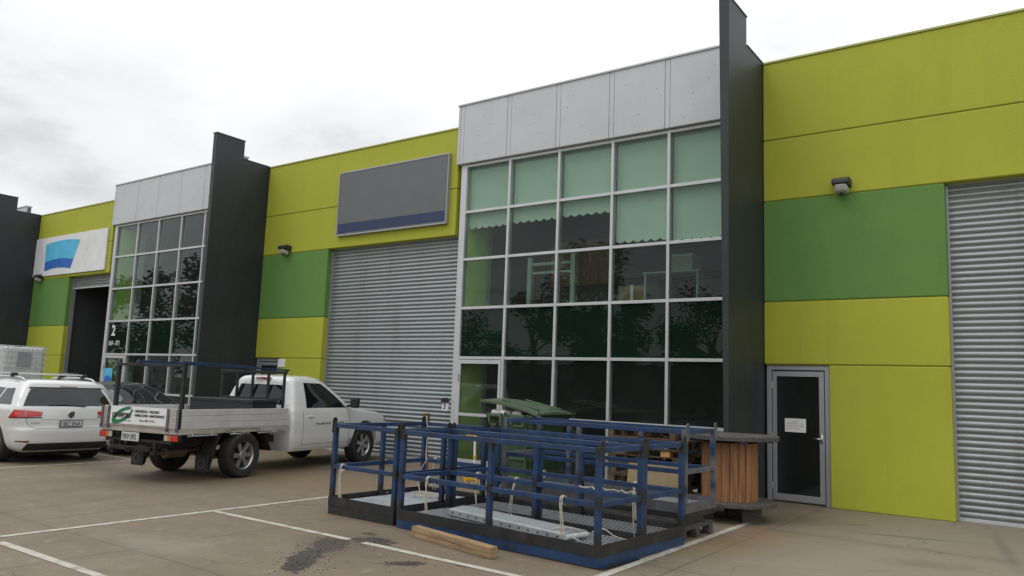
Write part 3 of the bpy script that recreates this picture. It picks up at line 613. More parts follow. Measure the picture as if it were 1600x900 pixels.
CB = cage('long front blue cage nearest the camera with aluminium ramp and ropes in it', (-3.50, 6.40), -4, 2.68, .82, 0, 1.085)
CC = cage('long blue cage standing directly behind the front one with bare mesh floor', (-3.445, 7.225), -4, 2.66, .87, 0, 1.085, mfl=GALVD)
CE = cage('rearmost worn blue and grey cage raised on a pallet beside the cable reel', (-3.44, 8.25), -3, 2.6, .8, .24, .97, False, 'mesh', ((.45,), (.2, .62)), worn=True, base_h=.06)
# pallet under the rear cage
def pallet(loc, rz, label, L=1.2, W=1.1, m_=WOODP, dark=False):
    T = thing('wooden_pallet', loc, rz, label, 'pallet', 'timber pallets by the glass front')
    M_ = m_
    n = 7
    for k in range(n):
        y = -W/2+k*(W-.1)/(n-1); MB().box(-L/2, L/2, y, y+.1, .118, .138).build('deck_board', M_, T, bevel=.003)
    for x in (-L/2, -.045, L/2-.09): 
        MB().box(x, x+.09, -W/2, W/2, .1, .1175).build('stringer_board', M_, T, bevel=.003)
        for y in (-W/2, -.05, W/2-.1): MB().box(x, x+.09, y, y+.1, .019, .0995).build('block', M_, T, bevel=.004)
    for y in (-W/2, -.05, W/2-.1): MB().box(-L/2, L/2, y, y+.1, 0, .018).build('bottom_board', M_, T, bevel=.003)
    return T
pallet((-4.1, 8.68, .005), math.radians(-3), 'dark weathered pallet under the rear cage\'s right end', 1.3, .8, WOODG)
pallet((-5.4, 8.75, .005), math.radians(-3), 'dark weathered pallet under the rear cage\'s left end', 1.1, .8, WOODG)
MB_ = MB()
for k, (x0, x1) in enumerate(((-1.25, 1.25),)): MB_.box(x0, x1, -.36, .36, 0, .035)
o = MB_.build('steel_grating', WOODG); o.location = (-4.78, 8.66, .2); o.location.z = .146; o.scale = (1, 1, 1)
o.data.transform(Matrix.Diagonal((1, 1, 2.6, 1))); o.rotation_euler = (0, 0, math.radians(-3)); o.name = 'timber_packing'
tag(o, 'dark timber packing layer between the pallets and the rear cage', 'timber')
# black toothed strip under the front cage's right end
b = MB(); b.box(-1.25, 0, .03, .45, .002, .012)
for k in range(26): b.box(.0, .022, .04+k*.016*1.6, .04+k*.016*1.6+.014, .002, .014)
o = b.build('rubber_mat', BLKPL); o.location = (-3.47, 6.36, .0); o.rotation_euler = (0, 0, math.radians(-4)); tag(o, 'black toothed rubber mat peeping out under the front cage', 'mat')
o.location.x = -3.47
# aluminium ramp in the front cage
T = thing('aluminium_ramp', (-4.77, 6.90, .163), math.radians(-11.5), 'low aluminium ramp with a punched edge lying in the front cage', 'ramp')
prof = [(-.2, .005), (-.2, .07), (-.17, .08), (0, .095), (.13, .08), (.15, .07), (.15, .005)]
MB().prism(prof, -.87, .87, 'x').build('deck', ALSHEET, T, bevel=.004)
hb = MB()
for k in range(13): hb.cyl((-.8+k*.133, -.2005, .038), (-.8+k*.133, -.203, .038), .011, 10)
hb.build('punched_hole', BLACKV, T)
MB().box(-.86, .86, -.19, .14, 0.0, .004).build('flange', CAGEG, T)
for x in (-.88, .88):
    MB().cyl((x, -.18, .04), (x, .14, .04), .028, 10).build('end_roller', GALV, T, smooth=2)
# ropes
def rope(pts, label, r=.007):
    t = MB(); P_ = [Vector(p) for p in pts]; S = []
    for i in range(len(P_)-1):
        p0, p1, p2, p3 = P_[max(i-1, 0)], P_[i], P_[i+1], P_[min(i+2, len(P_)-1)]
        for k in range(5):
            u = k/5; S.append(.5*((2*p1)+(-p0+p2)*u+(2*p0-5*p1+4*p2-p3)*u*u+(-p0+3*p1-3*p2+p3)*u**3))
    S.append(P_[-1]); t.tube(S, r, 6)
    return t
def tie(cage_T, c, ang, lx, ly, zr, zf, label, spread=.05, tail=.1, axis='x', strands=2):
    """a rope looped over a rail and hanging to the floor; lx, ly in the cage's frame"""
    T_ = thing('tie_rope', (0, 0, 0), 0, label, 'rope', 'ropes tied to the cage rails'); a = math.radians(ang)
    def Wd(x, y, z): return (c[0]+x*math.cos(a)-y*math.sin(a), c[1]+x*math.sin(a)+y*math.cos(a), z)
    base = Vector(Wd(lx, ly, 0)); T_.location = base
    m_ = MB(); rr = .036
    for s_ in range(2):
        o_ = (s_-.5)*.022; loop = []
        for k in range(13):
            q = 2*PI*k/12; yy = ly+.025+rr*math.cos(q)*1.0; zz = zr+rr*1.05*math.sin(q)
            loop.append(Wd(lx+o_, yy, zz) if axis == 'x' else Wd(lx+.0+(rr*math.cos(q)), ly+o_, zz))
        m_.v += []; m2 = rope(loop, ''); m_.add(m2.v, m2.f)
    m_ = m_
    m_.v = [tuple(Vector(v)-base) for v in m_.v]; m_.build('loop', ROPE, T_, smooth=True)
    rnd = random.Random(label)
    for s_ in range(strands):
        m2 = MB(); dx = rnd.uniform(-spread, spread); y_o = -.016 if axis == 'x' else 0
        pts = [Wd(lx+(s_-.5)*.02, ly+y_o, zr-.02), Wd(lx+dx*.3, ly+y_o-.004+rnd.uniform(0, .01), zr*.75+zf*.25), Wd(lx+dx*.7, ly+y_o+.015*rnd.random(), zr*.4+zf*.6), Wd(lx+dx, ly+.02, zf+.02), Wd(lx+dx+rnd.uniform(-tail, tail), ly+.04+rnd.uniform(0, tail), zf+.012)]
        m3 = rope(pts, '', .0065); m2.v = [tuple(Vector(v)-base) for v in m3.v]; m2.f = m3.f; m2.mi = m3.mi; m2.build('strand', ROPE, T_, smooth=True)
    return T_
cB, cC, cA = (-3.50, 6.40), (-3.445, 7.225), (-6.265, 6.63)
tie(CB, cB, -4, -2.22, 0, .565, .165, 'white rope looped over the front cage\'s near rail at its left', .02)
tie(CB, cB, -4, -.42, 0, .565, .165, 'white rope looped over the front cage\'s near rail close to its right corner post', .09)
tie(CB, cB, -4, -.1, .79, .565, .165, 'straight white rope hanging beside the front cage\'s far right post', .0, .02)
tie(CB, cB, -4, -1.62, .79, .565, .165, 'long white rope hanging in the middle of the front cage\'s far rail', .12)
tie(CB, cB, -4, -2.2, .79, .565, .165, 'greyish rope hanging at the left of the front cage\'s far rail', .03)
tie(CA, cA, -2, -.93, 0, .567, .16, 'frayed rope with tassels on the left cage\'s near rail', .06, .08, strands=5)
tie(CA, cA, -2, -1.17, .92, .567, .16, 'rope tassel on the left cage\'s side rail', .05, .06, 'y', 5)
tie(CA, cA, -2, -.9, 1.62, .567, .16, 'rope on the left cage\'s back rail', .03, .1, strands=3)
tie(CC, cC, -4, -.6, .84, .565, .165, 'rope looped over the far rail of the second cage near its right end', .05)
tie(CC, cC, -4, -1.9, .84, .565, .25, 'bulky knotted rope on the far rail of the second cage at its left', .02, strands=4)
for lab, pts in (('loose rope coiled on the pale floor of the left cage', [(-6.75+.16*math.cos(k*.55)*(1+.02*k), 7.75+.13*math.sin(k*.55), .165+.0015*k) for k in range(30)]),
                 ('knotted rope lying over the right end of the ramp', [(-4.15, 6.6, .245), (-4.02, 6.66, .275), (-3.95, 6.7, .245), (-3.9, 6.76, .24), (-3.97, 6.66, .28), (-4.08, 6.62, .25), (-3.8, 6.6, .18)]),
                 ('short rope from the ramp\'s end to the cage floor', [(-3.85, 6.9, .22), (-3.75, 6.95, .26), (-3.66, 7.0, .2), (-3.58, 7.08, .165)]),
                 ('dirty rope wound along the near rail of the second cage', [(-3.55-.05*k, 7.245+.03*math.sin(k*1.9), .60+.012*math.sin(k*2.6)) for k in range(14)]),
                 ('rope knotted to the post at the back of the left cage', [(-7.27, 8.25, 1.13), (-7.22, 8.2, 1.15), (-7.21, 8.22, .9), (-7.2, 8.2, .62), (-7.16, 8.18, .58), (-7.25, 8.17, .45), (-7.27, 8.14, .3), (-7.2, 8.1, .2), (-7.1, 8.0, .13)])):
    base = Vector(pts[0]); m_ = rope(pts, ''); m_.v = [tuple(Vector(v)-base) for v in m_.v]; o = m_.build('loose_rope', ROPE, smooth=True); o.location = base; tag(o, lab, 'rope')
# wooden stick behind the left cage
T = thing('wooden_stick', (-7.42, 8.42, 0), 0, 'brown wooden stick with a dark top standing behind the left cage', 'stick')
MB().tube([(.05, .05, 0), (0, 0, 1.06)], .02, 8).build('shaft', mat('orange_brown_wood', (.3, .12, .04), .6, var=.2), T, smooth=2); MB().box(-.045, .045, -.03, .03, 1.06, 1.2).build('head', WOODP, T, bevel=.012)
# timber beam in front
T = thing('timber_beam', (-5.07, 6.23, 0), math.radians(-13), 'short pale timber beam lying on the concrete before the front cage', 'timber')
MB().box(-.65, .65, -.045, .04, .001, .052).build('lower_plank', WOODN, T, bevel=.005); MB().box(-.64, .65, -.05, .045, .054, .112).build('upper_plank', WOODN, T, bevel=.005)

# ------------------------------------------------------------------ measuring wheel
T = thing('measuring_wheel', (-7.75, 10.01, 0), math.radians(35), 'yellow measuring wheel with a white pole in front of the glazed door', 'measuring wheel')
MB().lathe([(.145, -.012), (.175, -.012), (.175, .012), (.145, .012)], 28, Matrix.Translation((0, 0, .175)), close=True).build('wheel', YEL, T, smooth=2)
sp = MB(); 
for k in range(3): a = k*PI/3+.3; sp.bar((-.15*math.cos(a), 0, .175-.15*math.sin(a)), (.15*math.cos(a), 0, .175+.15*math.sin(a)), .014, .04)
sp.build('spokes', YEL, T); 
MB().prism([(-.06, .12), (.06, .12), (.05, .26), (.02, .36), (-.02, .36), (-.05, .26)], -.03, -.018).build('bracket', YEL, T, bevel=.003)
MB().cyl((0, -.02, .34), (-.01, -.04, .83), .019, 10).build('pole', WPRINT, T, smooth=2)
MB().cyl((0, -.03, .46), (0, -.032, .51), .027, 10).build('pole_clip', YEL, T, smooth=2)
MB().prism([(-.16, .79), (-.14, .86), (.02, .82), (.03, .77)], -.06, -.02).build('handle', YEL, T, bevel=.01)

# ------------------------------------------------------------------ big green waste bin
T = thing('waste_bin', (-7.5, 11.13, 0), 0, 'large green waste bin overfull with its lid ajar before the glass', 'bin')
def ring(x0, x1, y0, y1, z): return [(x0, y0, z), (x1, y0, z), (x1, y1, z), (x0, y1, z)]
b = MB(); b.grid([ring(-.36, .36, -.43, .43, .16), ring(-.38, .38, -.46, .46, .5), ring(-.44, .44, -.53, .53, 1.14), ring(-.41, .41, -.5, .5, 1.14), ring(-.35, .35, -.42, .42, .3)], closed=True)
b.add(ring(-.36, .36, -.43, .43, .16), [(3, 2, 1, 0)]); b.build('body', BING, T, bevel=.012)
for z in (.42, .82): MB().box(-.405, .405, -.495+(.82-z)*.05, -.47+(.82-z)*.07, z, z+.05).build('rib', BING, T, bevel=.008)
for x in (.3, -.34): MB().box(x, x+.04, -.54, -.46, .2, 1.08).build('rib', BING, T, bevel=.008)
for y in (-.4, .36): MB().box(.39, .43, y, y+.04, .3, 1.1).build('rib', BING, T, bevel=.008)
rm = MB(); rm.box(-.475, .475, -.575, -.53, 1.09, 1.17).box(-.475, .475, .53, .575, 1.09, 1.17).box(-.475, -.44, -.53, .53, 1.09, 1.17).box(.44, .475, -.53, .53, 1.09, 1.17); rm.build('rim', BING, T, bevel=.01)
for x in (-.25, .2):
    pk = MB(); pk.box(x-.13, x+.13, -.64, -.575, 1.12, 1.17).box(x-.13, x-.1, -.64, -.575, 1.0, 1.12).box(x+.1, x+.13, -.64, -.575, 1.0, 1.12).box(x-.13, x+.13, -.6, -.576, .97, 1.0); pk.build('lifting_pocket', BINL, T, bevel=.006)
ld = MB(); 
rows = []
for i in range(9):
    u = i/8; x = .56-u*1.14; z = 1.19+.19*u+.035*math.sin(PI*u); rows.append([(x, y, z+.035*math.cos(y/.58*PI/2)) for y in (-.6, -.57, -.3, 0, .3, .57, .6)])
ld.grid(rows); lo = ld.build('lid', BINL, T); so_ = lo.modifiers.new('thick', 'SOLIDIFY'); so_.thickness = .03
rd = MB()
for y in (-.35, 0., .35): rd.bar((.45, y, 1.262), (-.3, y, 1.40), .05, .02)
rd.build('lid_rib', BINL, lo, bevel=.005)
lp = MB(); lp.bar((-.58, -.6, 1.365), (-.58, .6, 1.365), .03, .05); lp.build('lid_lip', BINL, lo, bevel=.006); MB().bar((.56, -.6, 1.19), (.56, .6, 1.19), .05, .03).build('hinge_bar', BINL, lo, bevel=.006)
for x in (-.3, .3):
    for y in (-.36, .36): MB().cyl((x-.02, y, .08), (x+.02, y, .08), .08, 16).build('castor', RUB, T, smooth=2)
wb = MB()
for k in range(16):
    x, y = random.uniform(-.34, .3), random.uniform(-.42, .4); M_ = Matrix.Translation((x, y, 1.13+random.uniform(0, .06)-max(0, x)*.15)) @ Matrix.Rotation(random.random()*3, 4, 'Z') @ Matrix.Rotation(random.uniform(-.4, .4), 4, 'X'); s_ = random.uniform(.05, .12)
    wb.box(-s_, s_, -s_*.6, s_*.6, -.01, .02, M=M_)
o = wb.build('cardboard_rubbish', CARDB); o.location = T.location; tag(o, 'torn brown cardboard heaped in the green bin', 'rubbish', kind='stuff')
pb = MB()
for x, y, r_ in ((-.3, -.5, .3), (-.12, -.5, 1.2), (.1, -.45, .2)): pb.box(-.08, .08, -.06, .06, 0, .045, M=Matrix.Translation((x, y, 1.175)) @ Matrix.Rotation(r_, 4, 'Z') @ Matrix.Rotation(.25, 4, 'X'))
o = pb.build('white_paper_rubbish', PAPER, bevel=.004); o.location = T.location; tag(o, 'white paper scraps showing under the bin\'s raised lid', 'rubbish', kind='stuff')
# second smaller grey box item behind cages: none

# ------------------------------------------------------------------ pallets and boards by the glass
zs = [0, .142, .284, .428, .572, .80, .945]
stack = [(0, 0, 3, 'bottom pallet of the stack by the glass front'), (.03, .02, -2, 'second pallet from the bottom of the stack by the glass'), (-.02, .03, 4, 'third pallet from the bottom of the stack by the glass'),
         (.05, 0, -3, 'fourth pallet from the bottom of the stack by the glass'), (.0, .04, 2, 'pallet under the gap in the stack by the glass'), (.04, -.02, 6, 'pallet above the gap in the stack by the glass'), (-.03, .02, 1, 'topmost pallet of the stack by the glass')]
for (dx, dy, a, lab), z in zip(stack, zs): pallet((-4.95+dx, 10.75+dy, z+.005), math.radians(a), lab, 1.05, 1.0)
for k, (x, y) in enumerate(((-5.3, 10.4), (-4.6, 10.35), (-4.7, 11.1), (-5.3, 11.1))):
    o = MB().box(-.07, .07, -.07, .07, .0, .084).build('timber_block', mat('raw_block', (.5, .27, .12), .7, var=.3), bevel=.006); o.location = (x, y, .713)
    tag(o, ('front left', 'front right', 'back right', 'back left')[k]+' raw timber block holding the upper two pallets of the stack apart', 'block', 'timber spacer blocks')
for (x, y, a, lab) in ((-6.45, 10.65, 4, 'low wooden pallet lying between the green bin and the stack'),): pallet((x, y, .005), math.radians(a), lab, 1.3, 1.1, WOODN)
o = MB().box(-.95, .95, -.05, .05, 0, .045).build('timber_plank', WOODN, bevel=.004); o.location = (-6.25, 9.98, .148); o.rotation_euler = (0, 0, math.radians(-3)); tag(o, 'long pale timber plank lying on the low pallet, nearer the cages', 'plank')
o = MB().box(-.9, .9, -.06, .06, 0, .04).build('timber_plank', WOODN, bevel=.004); o.location = (-6.15, 10.5, .148); o.rotation_euler = (0, 0, math.radians(3)); tag(o, 'long timber plank lying on the low pallet, nearer the glass', 'plank')
o = MB().box(-.42, .42, -.009, .009, 0, .62).build('plywood_sheet', PLY, bevel=.002); o.location = (-4.62, 9.95, .01); o.rotation_euler = (math.radians(-12), 0, math.radians(2)); tag(o, 'pale plywood sheet leaning against the pallet stack', 'plywood')

# ------------------------------------------------------------------ cable reel
T = thing('cable_reel', (-3.68, 10.3, 0), math.radians(20), 'big wooden cable reel standing on end by the dark fin wall', 'cable reel')
def flange(z0, z1, R_, name):
    fo = None; n = 9; m_ = MB()
    for k in range(n):      # boards across, cut to the circle
        y0 = -R_+k*2*R_/n+.003; y1 = -R_+(k+1)*2*R_/n-.003; pts = []
        a0 = [(math.sqrt(max(R_*R_-y*y, 0)), y) for y in [y0+(y1-y0)*i/6 for i in range(7)]]
        poly = a0+[(-x, y) for x, y in a0[::-1]]; dz = random.uniform(-.004, .004); m_.prism(poly, z0+dz, z1+dz, 'z')
    return m_.build(name, WOODG, T, bevel=.004)
flange(1.035, 1.09, .635, 'top_flange'); flange(.2, .245, .6, 'bottom_flange')
m_ = MB(); 
for a in (0, PI/2): m_.box(-.58, .58, -.05, .05, .995, 1.034, M=Matrix.Rotation(a+.3, 4, 'Z')) if a == 0 else m_.box(-.58, -.052, -.05, .05, .995, 1.034, M=Matrix.Rotation(.3+a, 4, 'Z')).box(.052, .58, -.05, .05, .995, 1.034, M=Matrix.Rotation(.3+a, 4, 'Z'))
m_.build('flange_batten', WOODG, T, bevel=.004)
n = 22
for k in range(n):
    a = 2*PI*k/n; M_ = Matrix.Rotation(a, 4, 'Z') @ Matrix.Translation((.345+random.uniform(-.005, .005), 0, 0)); MB().box(-.014, .014, -.047, .047, .246, .994, M=M_).build('stave', WOODS, T, bevel=.004)
tb = MB(); 
for k in range(4): a = PI/4+k*PI/2; tb.cyl((.2*math.cos(a), .2*math.sin(a), 1.06), (.2*math.cos(a), .2*math.sin(a), 1.1), .018, 8)
tb.build('tie_bolt', CAGEG, T)
MB().lathe([(.05, 1.05), (.09, 1.05), (.09, 1.09), (.05, 1.09)], 20, Matrix.Rotation(PI/2, 4, 'X') @ Matrix.Identity(4), close=True)
for (x, y, lab) in ((-3.95, 10.1, 'dark timber block under the reel, at its left'), (-3.35, 10.2, 'dark timber block under the reel, at its right'), (-3.7, 10.65, 'dark timber block under the reel, towards the wall')):
    o = MB().box(-.12, .12, -.07, .07, .001, .198).build('timber_block', WOODG, bevel=.005); o.location = (x, y, 0); o.rotation_euler = (0, 0, .3); tag(o, lab, 'block')

# ------------------------------------------------------------------ tanks and drums by the far unit
def tote(loc, label):
    T = thing('bulk_liquid_tank', loc, math.radians(90), label, 'tank', 'caged tanks stacked by the far lime wall')
    b = MB().box(-.56, .56, -.46, .46, .17, 1.1).build('tank', TANK, T, bevel=.07, seg=4)
    MB().cyl((0, 0, 1.1), (0, 0, 1.14), .09, 16).build('cap', BLKPL, T)
    c_ = MB(); 
    for z in (.2, .34, .5, .66, .82, .98, 1.13):
        for a, b2 in (((-.6, -.5), (.6, -.5)), ((.6, -.5), (.6, .5)), ((.6, .5), (-.6, .5)), ((-.6, .5), (-.6, -.5))): c_.cyl((*a, z), (*b2, z), .008, 6)
    for k in range(10):
        x = -.6+k*1.2/9; [c_.cyl((x, y, .15), (x, y, 1.13), .008, 6) for y in (-.5, .5)]
    for k in range(1, 8):
        y = -.5+k/8; [c_.cyl((x, y, .15), (x, y, 1.13), .008, 6) for x in (-.6, .6)]
    c_.build('tube_cage', GALV, T)
    MB().box(-.6, .6, -.5, .5, .1, .15).box(-.6, -.45, -.5, .5, 0, .1).box(.45, .6, -.5, .5, 0, .1).box(-.08, .08, -.5, .5, 0, .1).build('pallet_base', GALV, T)
    MB().box(-.18, .18, -.512, -.506, .55, .95).build('label_plate', ALSHEET, T)
tote((-25.5, 10.4, 0), 'lower white tank of the stack by the far lime pier'); tote((-25.5, 10.4, 1.16), 'upper white tank in its steel tube cage behind the white wagon')
def drum(z, label):
    T = thing('steel_drum', (-25.0, 11.7, z), 0, label, 'drum', 'steel drums stacked by the open door'); Mx = Matrix.Rotation(PI/2, 4, 'X')
    MB().lathe([(.0, 0), (.28, 0), (.285, .01), (.28, .03), (.28, .24), (.288, .26), (.28, .28), (.28, .47), (.288, .49), (.28, .51), (.28, .74), (.286, .76), (.27, .77), (.265, .755), (0, .755)], 28, Mx).build('shell', DRUM, T, smooth=2)
    MB().cyl((.15, 0, .757), (.15, 0, .775), .03, 10).build('bung', CHROME, T)
drum(0, 'lower steel drum by the open roller door'); drum(.775, 'upper steel drum by the open roller door, seen over the dark car')
# ------------------------------------------------------------------ vehicles (local: x forward from the rear, y left, z up)
class Body:
    """layered shell: rounded plan outlines interpolated up the height"""
    def __init__(s, layers):  # z, xr, xf, w, r_rear, r_front, bow_rear, bow_front
        s.L = layers
    def lay(s, z):
        L = s.L
        if z <= L[0][0]: return L[0][1:]
        if z >= L[-1][0]: return L[-1][1:]
        for i in range(len(L)-1):
            if L[i][0] <= z <= L[i+1][0]: break
        p1, p2 = L[i], L[i+1]; p0 = L[max(i-1, 0)]; p3 = L[min(i+2, len(L)-1)]; h = p2[0]-p1[0]; u = (z-p1[0])/h; o = []
        for k in range(1, len(p1)):
            def sl(a, b): return (b[k]-a[k])/(b[0]-a[0]) if b[0] != a[0] else 0
            d1, d, d2 = sl(p0, p1), sl(p1, p2), sl(p2, p3)
            if i == 0: d1 = d
            if i == len(L)-2: d2 = d
            def lim(x, y): return 0 if x*y <= 0 else 2*x*y/(x+y)
            m1, m2 = lim(d1, d)*h, lim(d, d2)*h
            o.append((2*u**3-3*u*u+1)*p1[k]+(u**3-2*u*u+u)*m1+(-2*u**3+3*u*u)*p2[k]+(u**3-u*u)*m2)
        return o
    def pt(s, t, z, xmode=None):
        xr, xf, w, rr, rf, br, bf = s.lay(z); sg = 1 if t >= 0 else -1; t = abs(t); rxr, rxf = rr*1.5, rf*1.5
        if t <= 1: y = (w-rr)*t; x = xr+br*(y/w)**2
        elif t <= 2:
            a = (t-1)*PI/2; x0 = xr+br*((w-rr)/w)**2; x = x0+rxr*(1-math.cos(a)); y = w-rr+rr*math.sin(a)
        elif t <= 3:
            x0 = xr+br*((w-rr)/w)**2+rxr; x1 = xf-bf*((w-rf)/w)**2-rxf; q = t-2; x = x0+(x1-x0)*q; y = w+.012*math.sin(PI*q)
        elif t <= 4:
            a = (t-3)*PI/2; x1 = xf-bf*((w-rf)/w)**2-rxf; x = x1+rxf*math.sin(a); y = w-rf+rf*math.cos(a)
        else: y = (w-rf)*(5-t); x = xf-bf*(y/w)**2
        return Vector((x, sg*y, z))
    def side_t(s, x, z):
        xr, xf, w, rr, rf, br, bf = s.lay(z); x0 = xr+br*((w-rr)/w)**2+rr*1.5; x1 = xf-bf*((w-rf)/w)**2-rf*1.5
        return 2+min(max((x-x0)/(x1-x0), 0), 1)
    TS = [0,.25,.5,.75,1]+[1+i/6 for i in range(1, 7)]+[2+i/30 for i in range(1, 31)]+[3+i/6 for i in range(1, 7)]+[4.25,4.5,4.75,5]
    def mesh(s, nz=44, crown=.02):
        z0, z1 = s.L[0][0], s.L[-1][0]; ts = s.TS+[-t for t in s.TS[-2:0:-1]]; rows = []
        for i in range(nz+1): z = z0+(z1-z0)*i/nz; rows.append([s.pt(t, z) for t in ts])
        top = rows[-1]; c = sum(top, Vector())/len(top)
        for k in (.85, .6, .3): rows.append([Vector((c.x+(p.x-c.x)*k, p.y*k, z1+crown*(1-k*k))) for p in top])
        m = MB(); m.grid(rows, closed=True); b = len(m.v); m.v.append((c.x, 0, z1+crown)); n = len(ts); a = (len(rows)-1)*n
        m.f += [(a+k, a+(k+1) % n, b) for k in range(n)]; m.mi += [0]*n; m.f.append(tuple(range(n))[::-1]); m.mi.append(0); return m
    def patch(s, q, off=.004, n=14, m_=10, side=False, thick=True):
        """q: four (t or x, z) corners, laid on the shell and lifted off it"""
        def P_(a, z):
            t = a if not side else side*s.side_t(a, z); p = s.pt(t, z); e = .004
            dt = s.pt(t+.01, z)-s.pt(t-.01, z); dz = s.pt(t, z+e)-s.pt(t, z-e); nn = dt.cross(dz)
            nn = nn.normalized() if nn.length > 1e-12 else Vector((0, 0, 1))
            cen = Vector(((s.L[2][1]+s.L[2][2])/2, 0, .6)); 
            if nn.dot(p-cen) < 0: nn = -nn
            return p+nn*off
        rows = []
        for j in range(m_+1):
            v = j/m_; r = []
            for i in range(n+1):
                u = i/n; a = (q[0][0]*(1-u)+q[1][0]*u)*(1-v)+(q[3][0]*(1-u)+q[2][0]*u)*v; z = (q[0][1]*(1-u)+q[1][1]*u)*(1-v)+(q[3][1]*(1-u)+q[2][1]*u)*v; r.append(P_(a, z))
            rows.append(r)
        return MB().grid(rows)
def cut_arches(o, arches, r, w, depth=.32):
    cs = []
    for (x, z) in arches:
        for sg in (1, -1):
            m_ = MB(); m_.cyl((x, sg*(w-depth), z), (x, sg*(w+.3), z), r, 40); m_.box(x-r*.98, x+r*.98, *sorted((sg*(w-depth), sg*(w+.3))), -.3, z) if False else None
            c = m_.build('cutter', BLACKV); cs.append(c); b = o.modifiers.new('b', 'BOOLEAN'); b.object = c; b.operation = 'DIFFERENCE'; b.solver = 'EXACT'
            c.parent = o.parent
    bpy.context.view_layer.update(); dg = bpy.context.evaluated_depsgraph_get(); me = bpy.data.meshes.new_from_object(o.evaluated_get(dg)); o.modifiers.clear(); o.data = me
    for c in cs: bpy.data.objects.remove(c)
    me.shade_smooth() if hasattr(me, 'shade_smooth') else None
    e_ = o.modifiers.new('edges', 'EDGE_SPLIT'); e_.split_angle = math.radians(38)
def wheel(parent, x, y, R_, W_, out, spokes=6, rimr=None, m_=RIM, rot=0):
    """out = +1 / -1: the side the rim faces"""
    rr = rimr or R_*.66; T_ = MB(); hw = W_/2; M_ = Matrix.Translation((x, y, R_))
    prof = [(rr, -hw*.85), (rr+.015, -hw*.95), (R_-.03, -hw), (R_-.008, -hw*.86), (R_, -hw*.6), (R_, -hw*.36), (R_-.008, -hw*.33), (R_-.008, -hw*.28), (R_, -hw*.25), (R_, hw*.25), (R_-.008, hw*.28), (R_-.008, hw*.33), (R_, hw*.36), (R_, hw*.6), (R_-.008, hw*.86), (R_-.03, hw), (rr+.015, hw*.95), (rr, hw*.85)]
    T_.lathe(prof, 44, M_, close=True); o = T_.build('wheel', RUB, parent, smooth=2)
    r_ = MB(); y1 = hw*.8*out
    r_.lathe([(rr, -hw*.8), (rr-.012, -hw*.7), (rr-.03, 0), (rr-.018, hw*.7*1), (rr-.002, hw*.82), (rr+.004, hw*.84), (rr+.004, hw*.8)], 40, M_)
    r_.lathe([(rr-.02, y1*.1), (.001, y1*.05)], 40, M_, mi=1)
    for k in range(spokes):
        a = 2*PI*k/spokes+rot; M2 = M_ @ Matrix.Rotation(a, 4, 'Y'); yo = y1*.86
        r_.add([M2 @ Vector(v) for v in ((.05, yo-.012*out, -.03), (rr-.006, yo, -.04), (rr-.006, yo, .04), (.05, yo-.012*out, .03), (.05, yo-.06*out, -.028), (rr-.02, yo-.05*out, -.03), (rr-.02, yo-.05*out, .03), (.05, yo-.06*out, .028))], [(0,1,2,3),(7,6,5,4),(0,4,5,1),(1,5,6,2),(2,6,7,3),(3,7,4,0)])
    r_.lathe([(.062, y1*.5), (.065, y1*.8), (.045, y1*.92), (0.001, y1*.94)], 20, M_)
    r_.build('rim', [m_, BLKPL], o, smooth=2); return o

# ---- white wagon
T = thing('parked_wagon', (-14.33, 6.86, 0), PI, 'white estate car with roof rails and crossbars parked tail out at far left', 'car')
B = Body([(.2, .20, 4.35, .70, .12, .2, .04, .2), (.27, .09, 4.5, .80, .16, .25, .05, .25), (.4, .02, 4.56, .86, .2, .3, .07, .28), (.56, .0, 4.56, .885, .22, .3, .09, .28), (.595, .005, 4.55, .888, .22, .3, .09, .28), (.625, .045, 4.54, .888, .2, .3, .09, .28),
          (.78, .06, 4.46, .895, .16, .3, .08, .3), (.9, .085, 4.1, .885, .14, .3, .08, .3), (.96, .105, 3.55, .868, .13, .25, .07, .2), (1.0, .13, 3.38, .85, .12, .2, .07, .2), (1.15, .22, 3.05, .79, .12, .2, .06, .15),
          (1.3, .31, 2.72, .715, .12, .2, .05, .12), (1.37, .34, 2.5, .67, .14, .2, .05, .1), (1.41, .40, 2.3, .62, .16, .2, .06, .1), (1.435, .5, 2.15, .56, .2, .2, .06, .1)])
bo = B.mesh(56, .015).build('body', CARW, T); cut_arches(bo, ((.87, .33), (3.5, .33)), .385, .87)
for x in (.87, 3.5):
    MB().box(x-.4, x+.4, -.55, .55, .12, .7).build('wheel_arch_liner', BLKPL, T)
def part(name, m_, q, side=False, off=.004, parent=T, n=14, mm=8, body=B): return body.patch(q, off, n, mm, side).build(name, m_, parent, smooth=True)
part('rear_window', CARGL, [(-1.12, .985), (1.12, .985), (.98, 1.275), (-.98, 1.275)], n=24)
part('rear_spoiler', CARW, [(-1.15, 1.30), (1.15, 1.30), (1.2, 1.355), (-1.2, 1.355)], off=.035, n=20)
part('spoiler_shadow_gap', BLKPL, [(-1.12, 1.278), (1.12, 1.278), (1.12, 1.3), (-1.12, 1.3)], off=.012, n=20)
part('high_brake_light', REDD, [(-.25, 1.30), (.25, 1.30), (.25, 1.316), (-.25, 1.316)], off=.04)
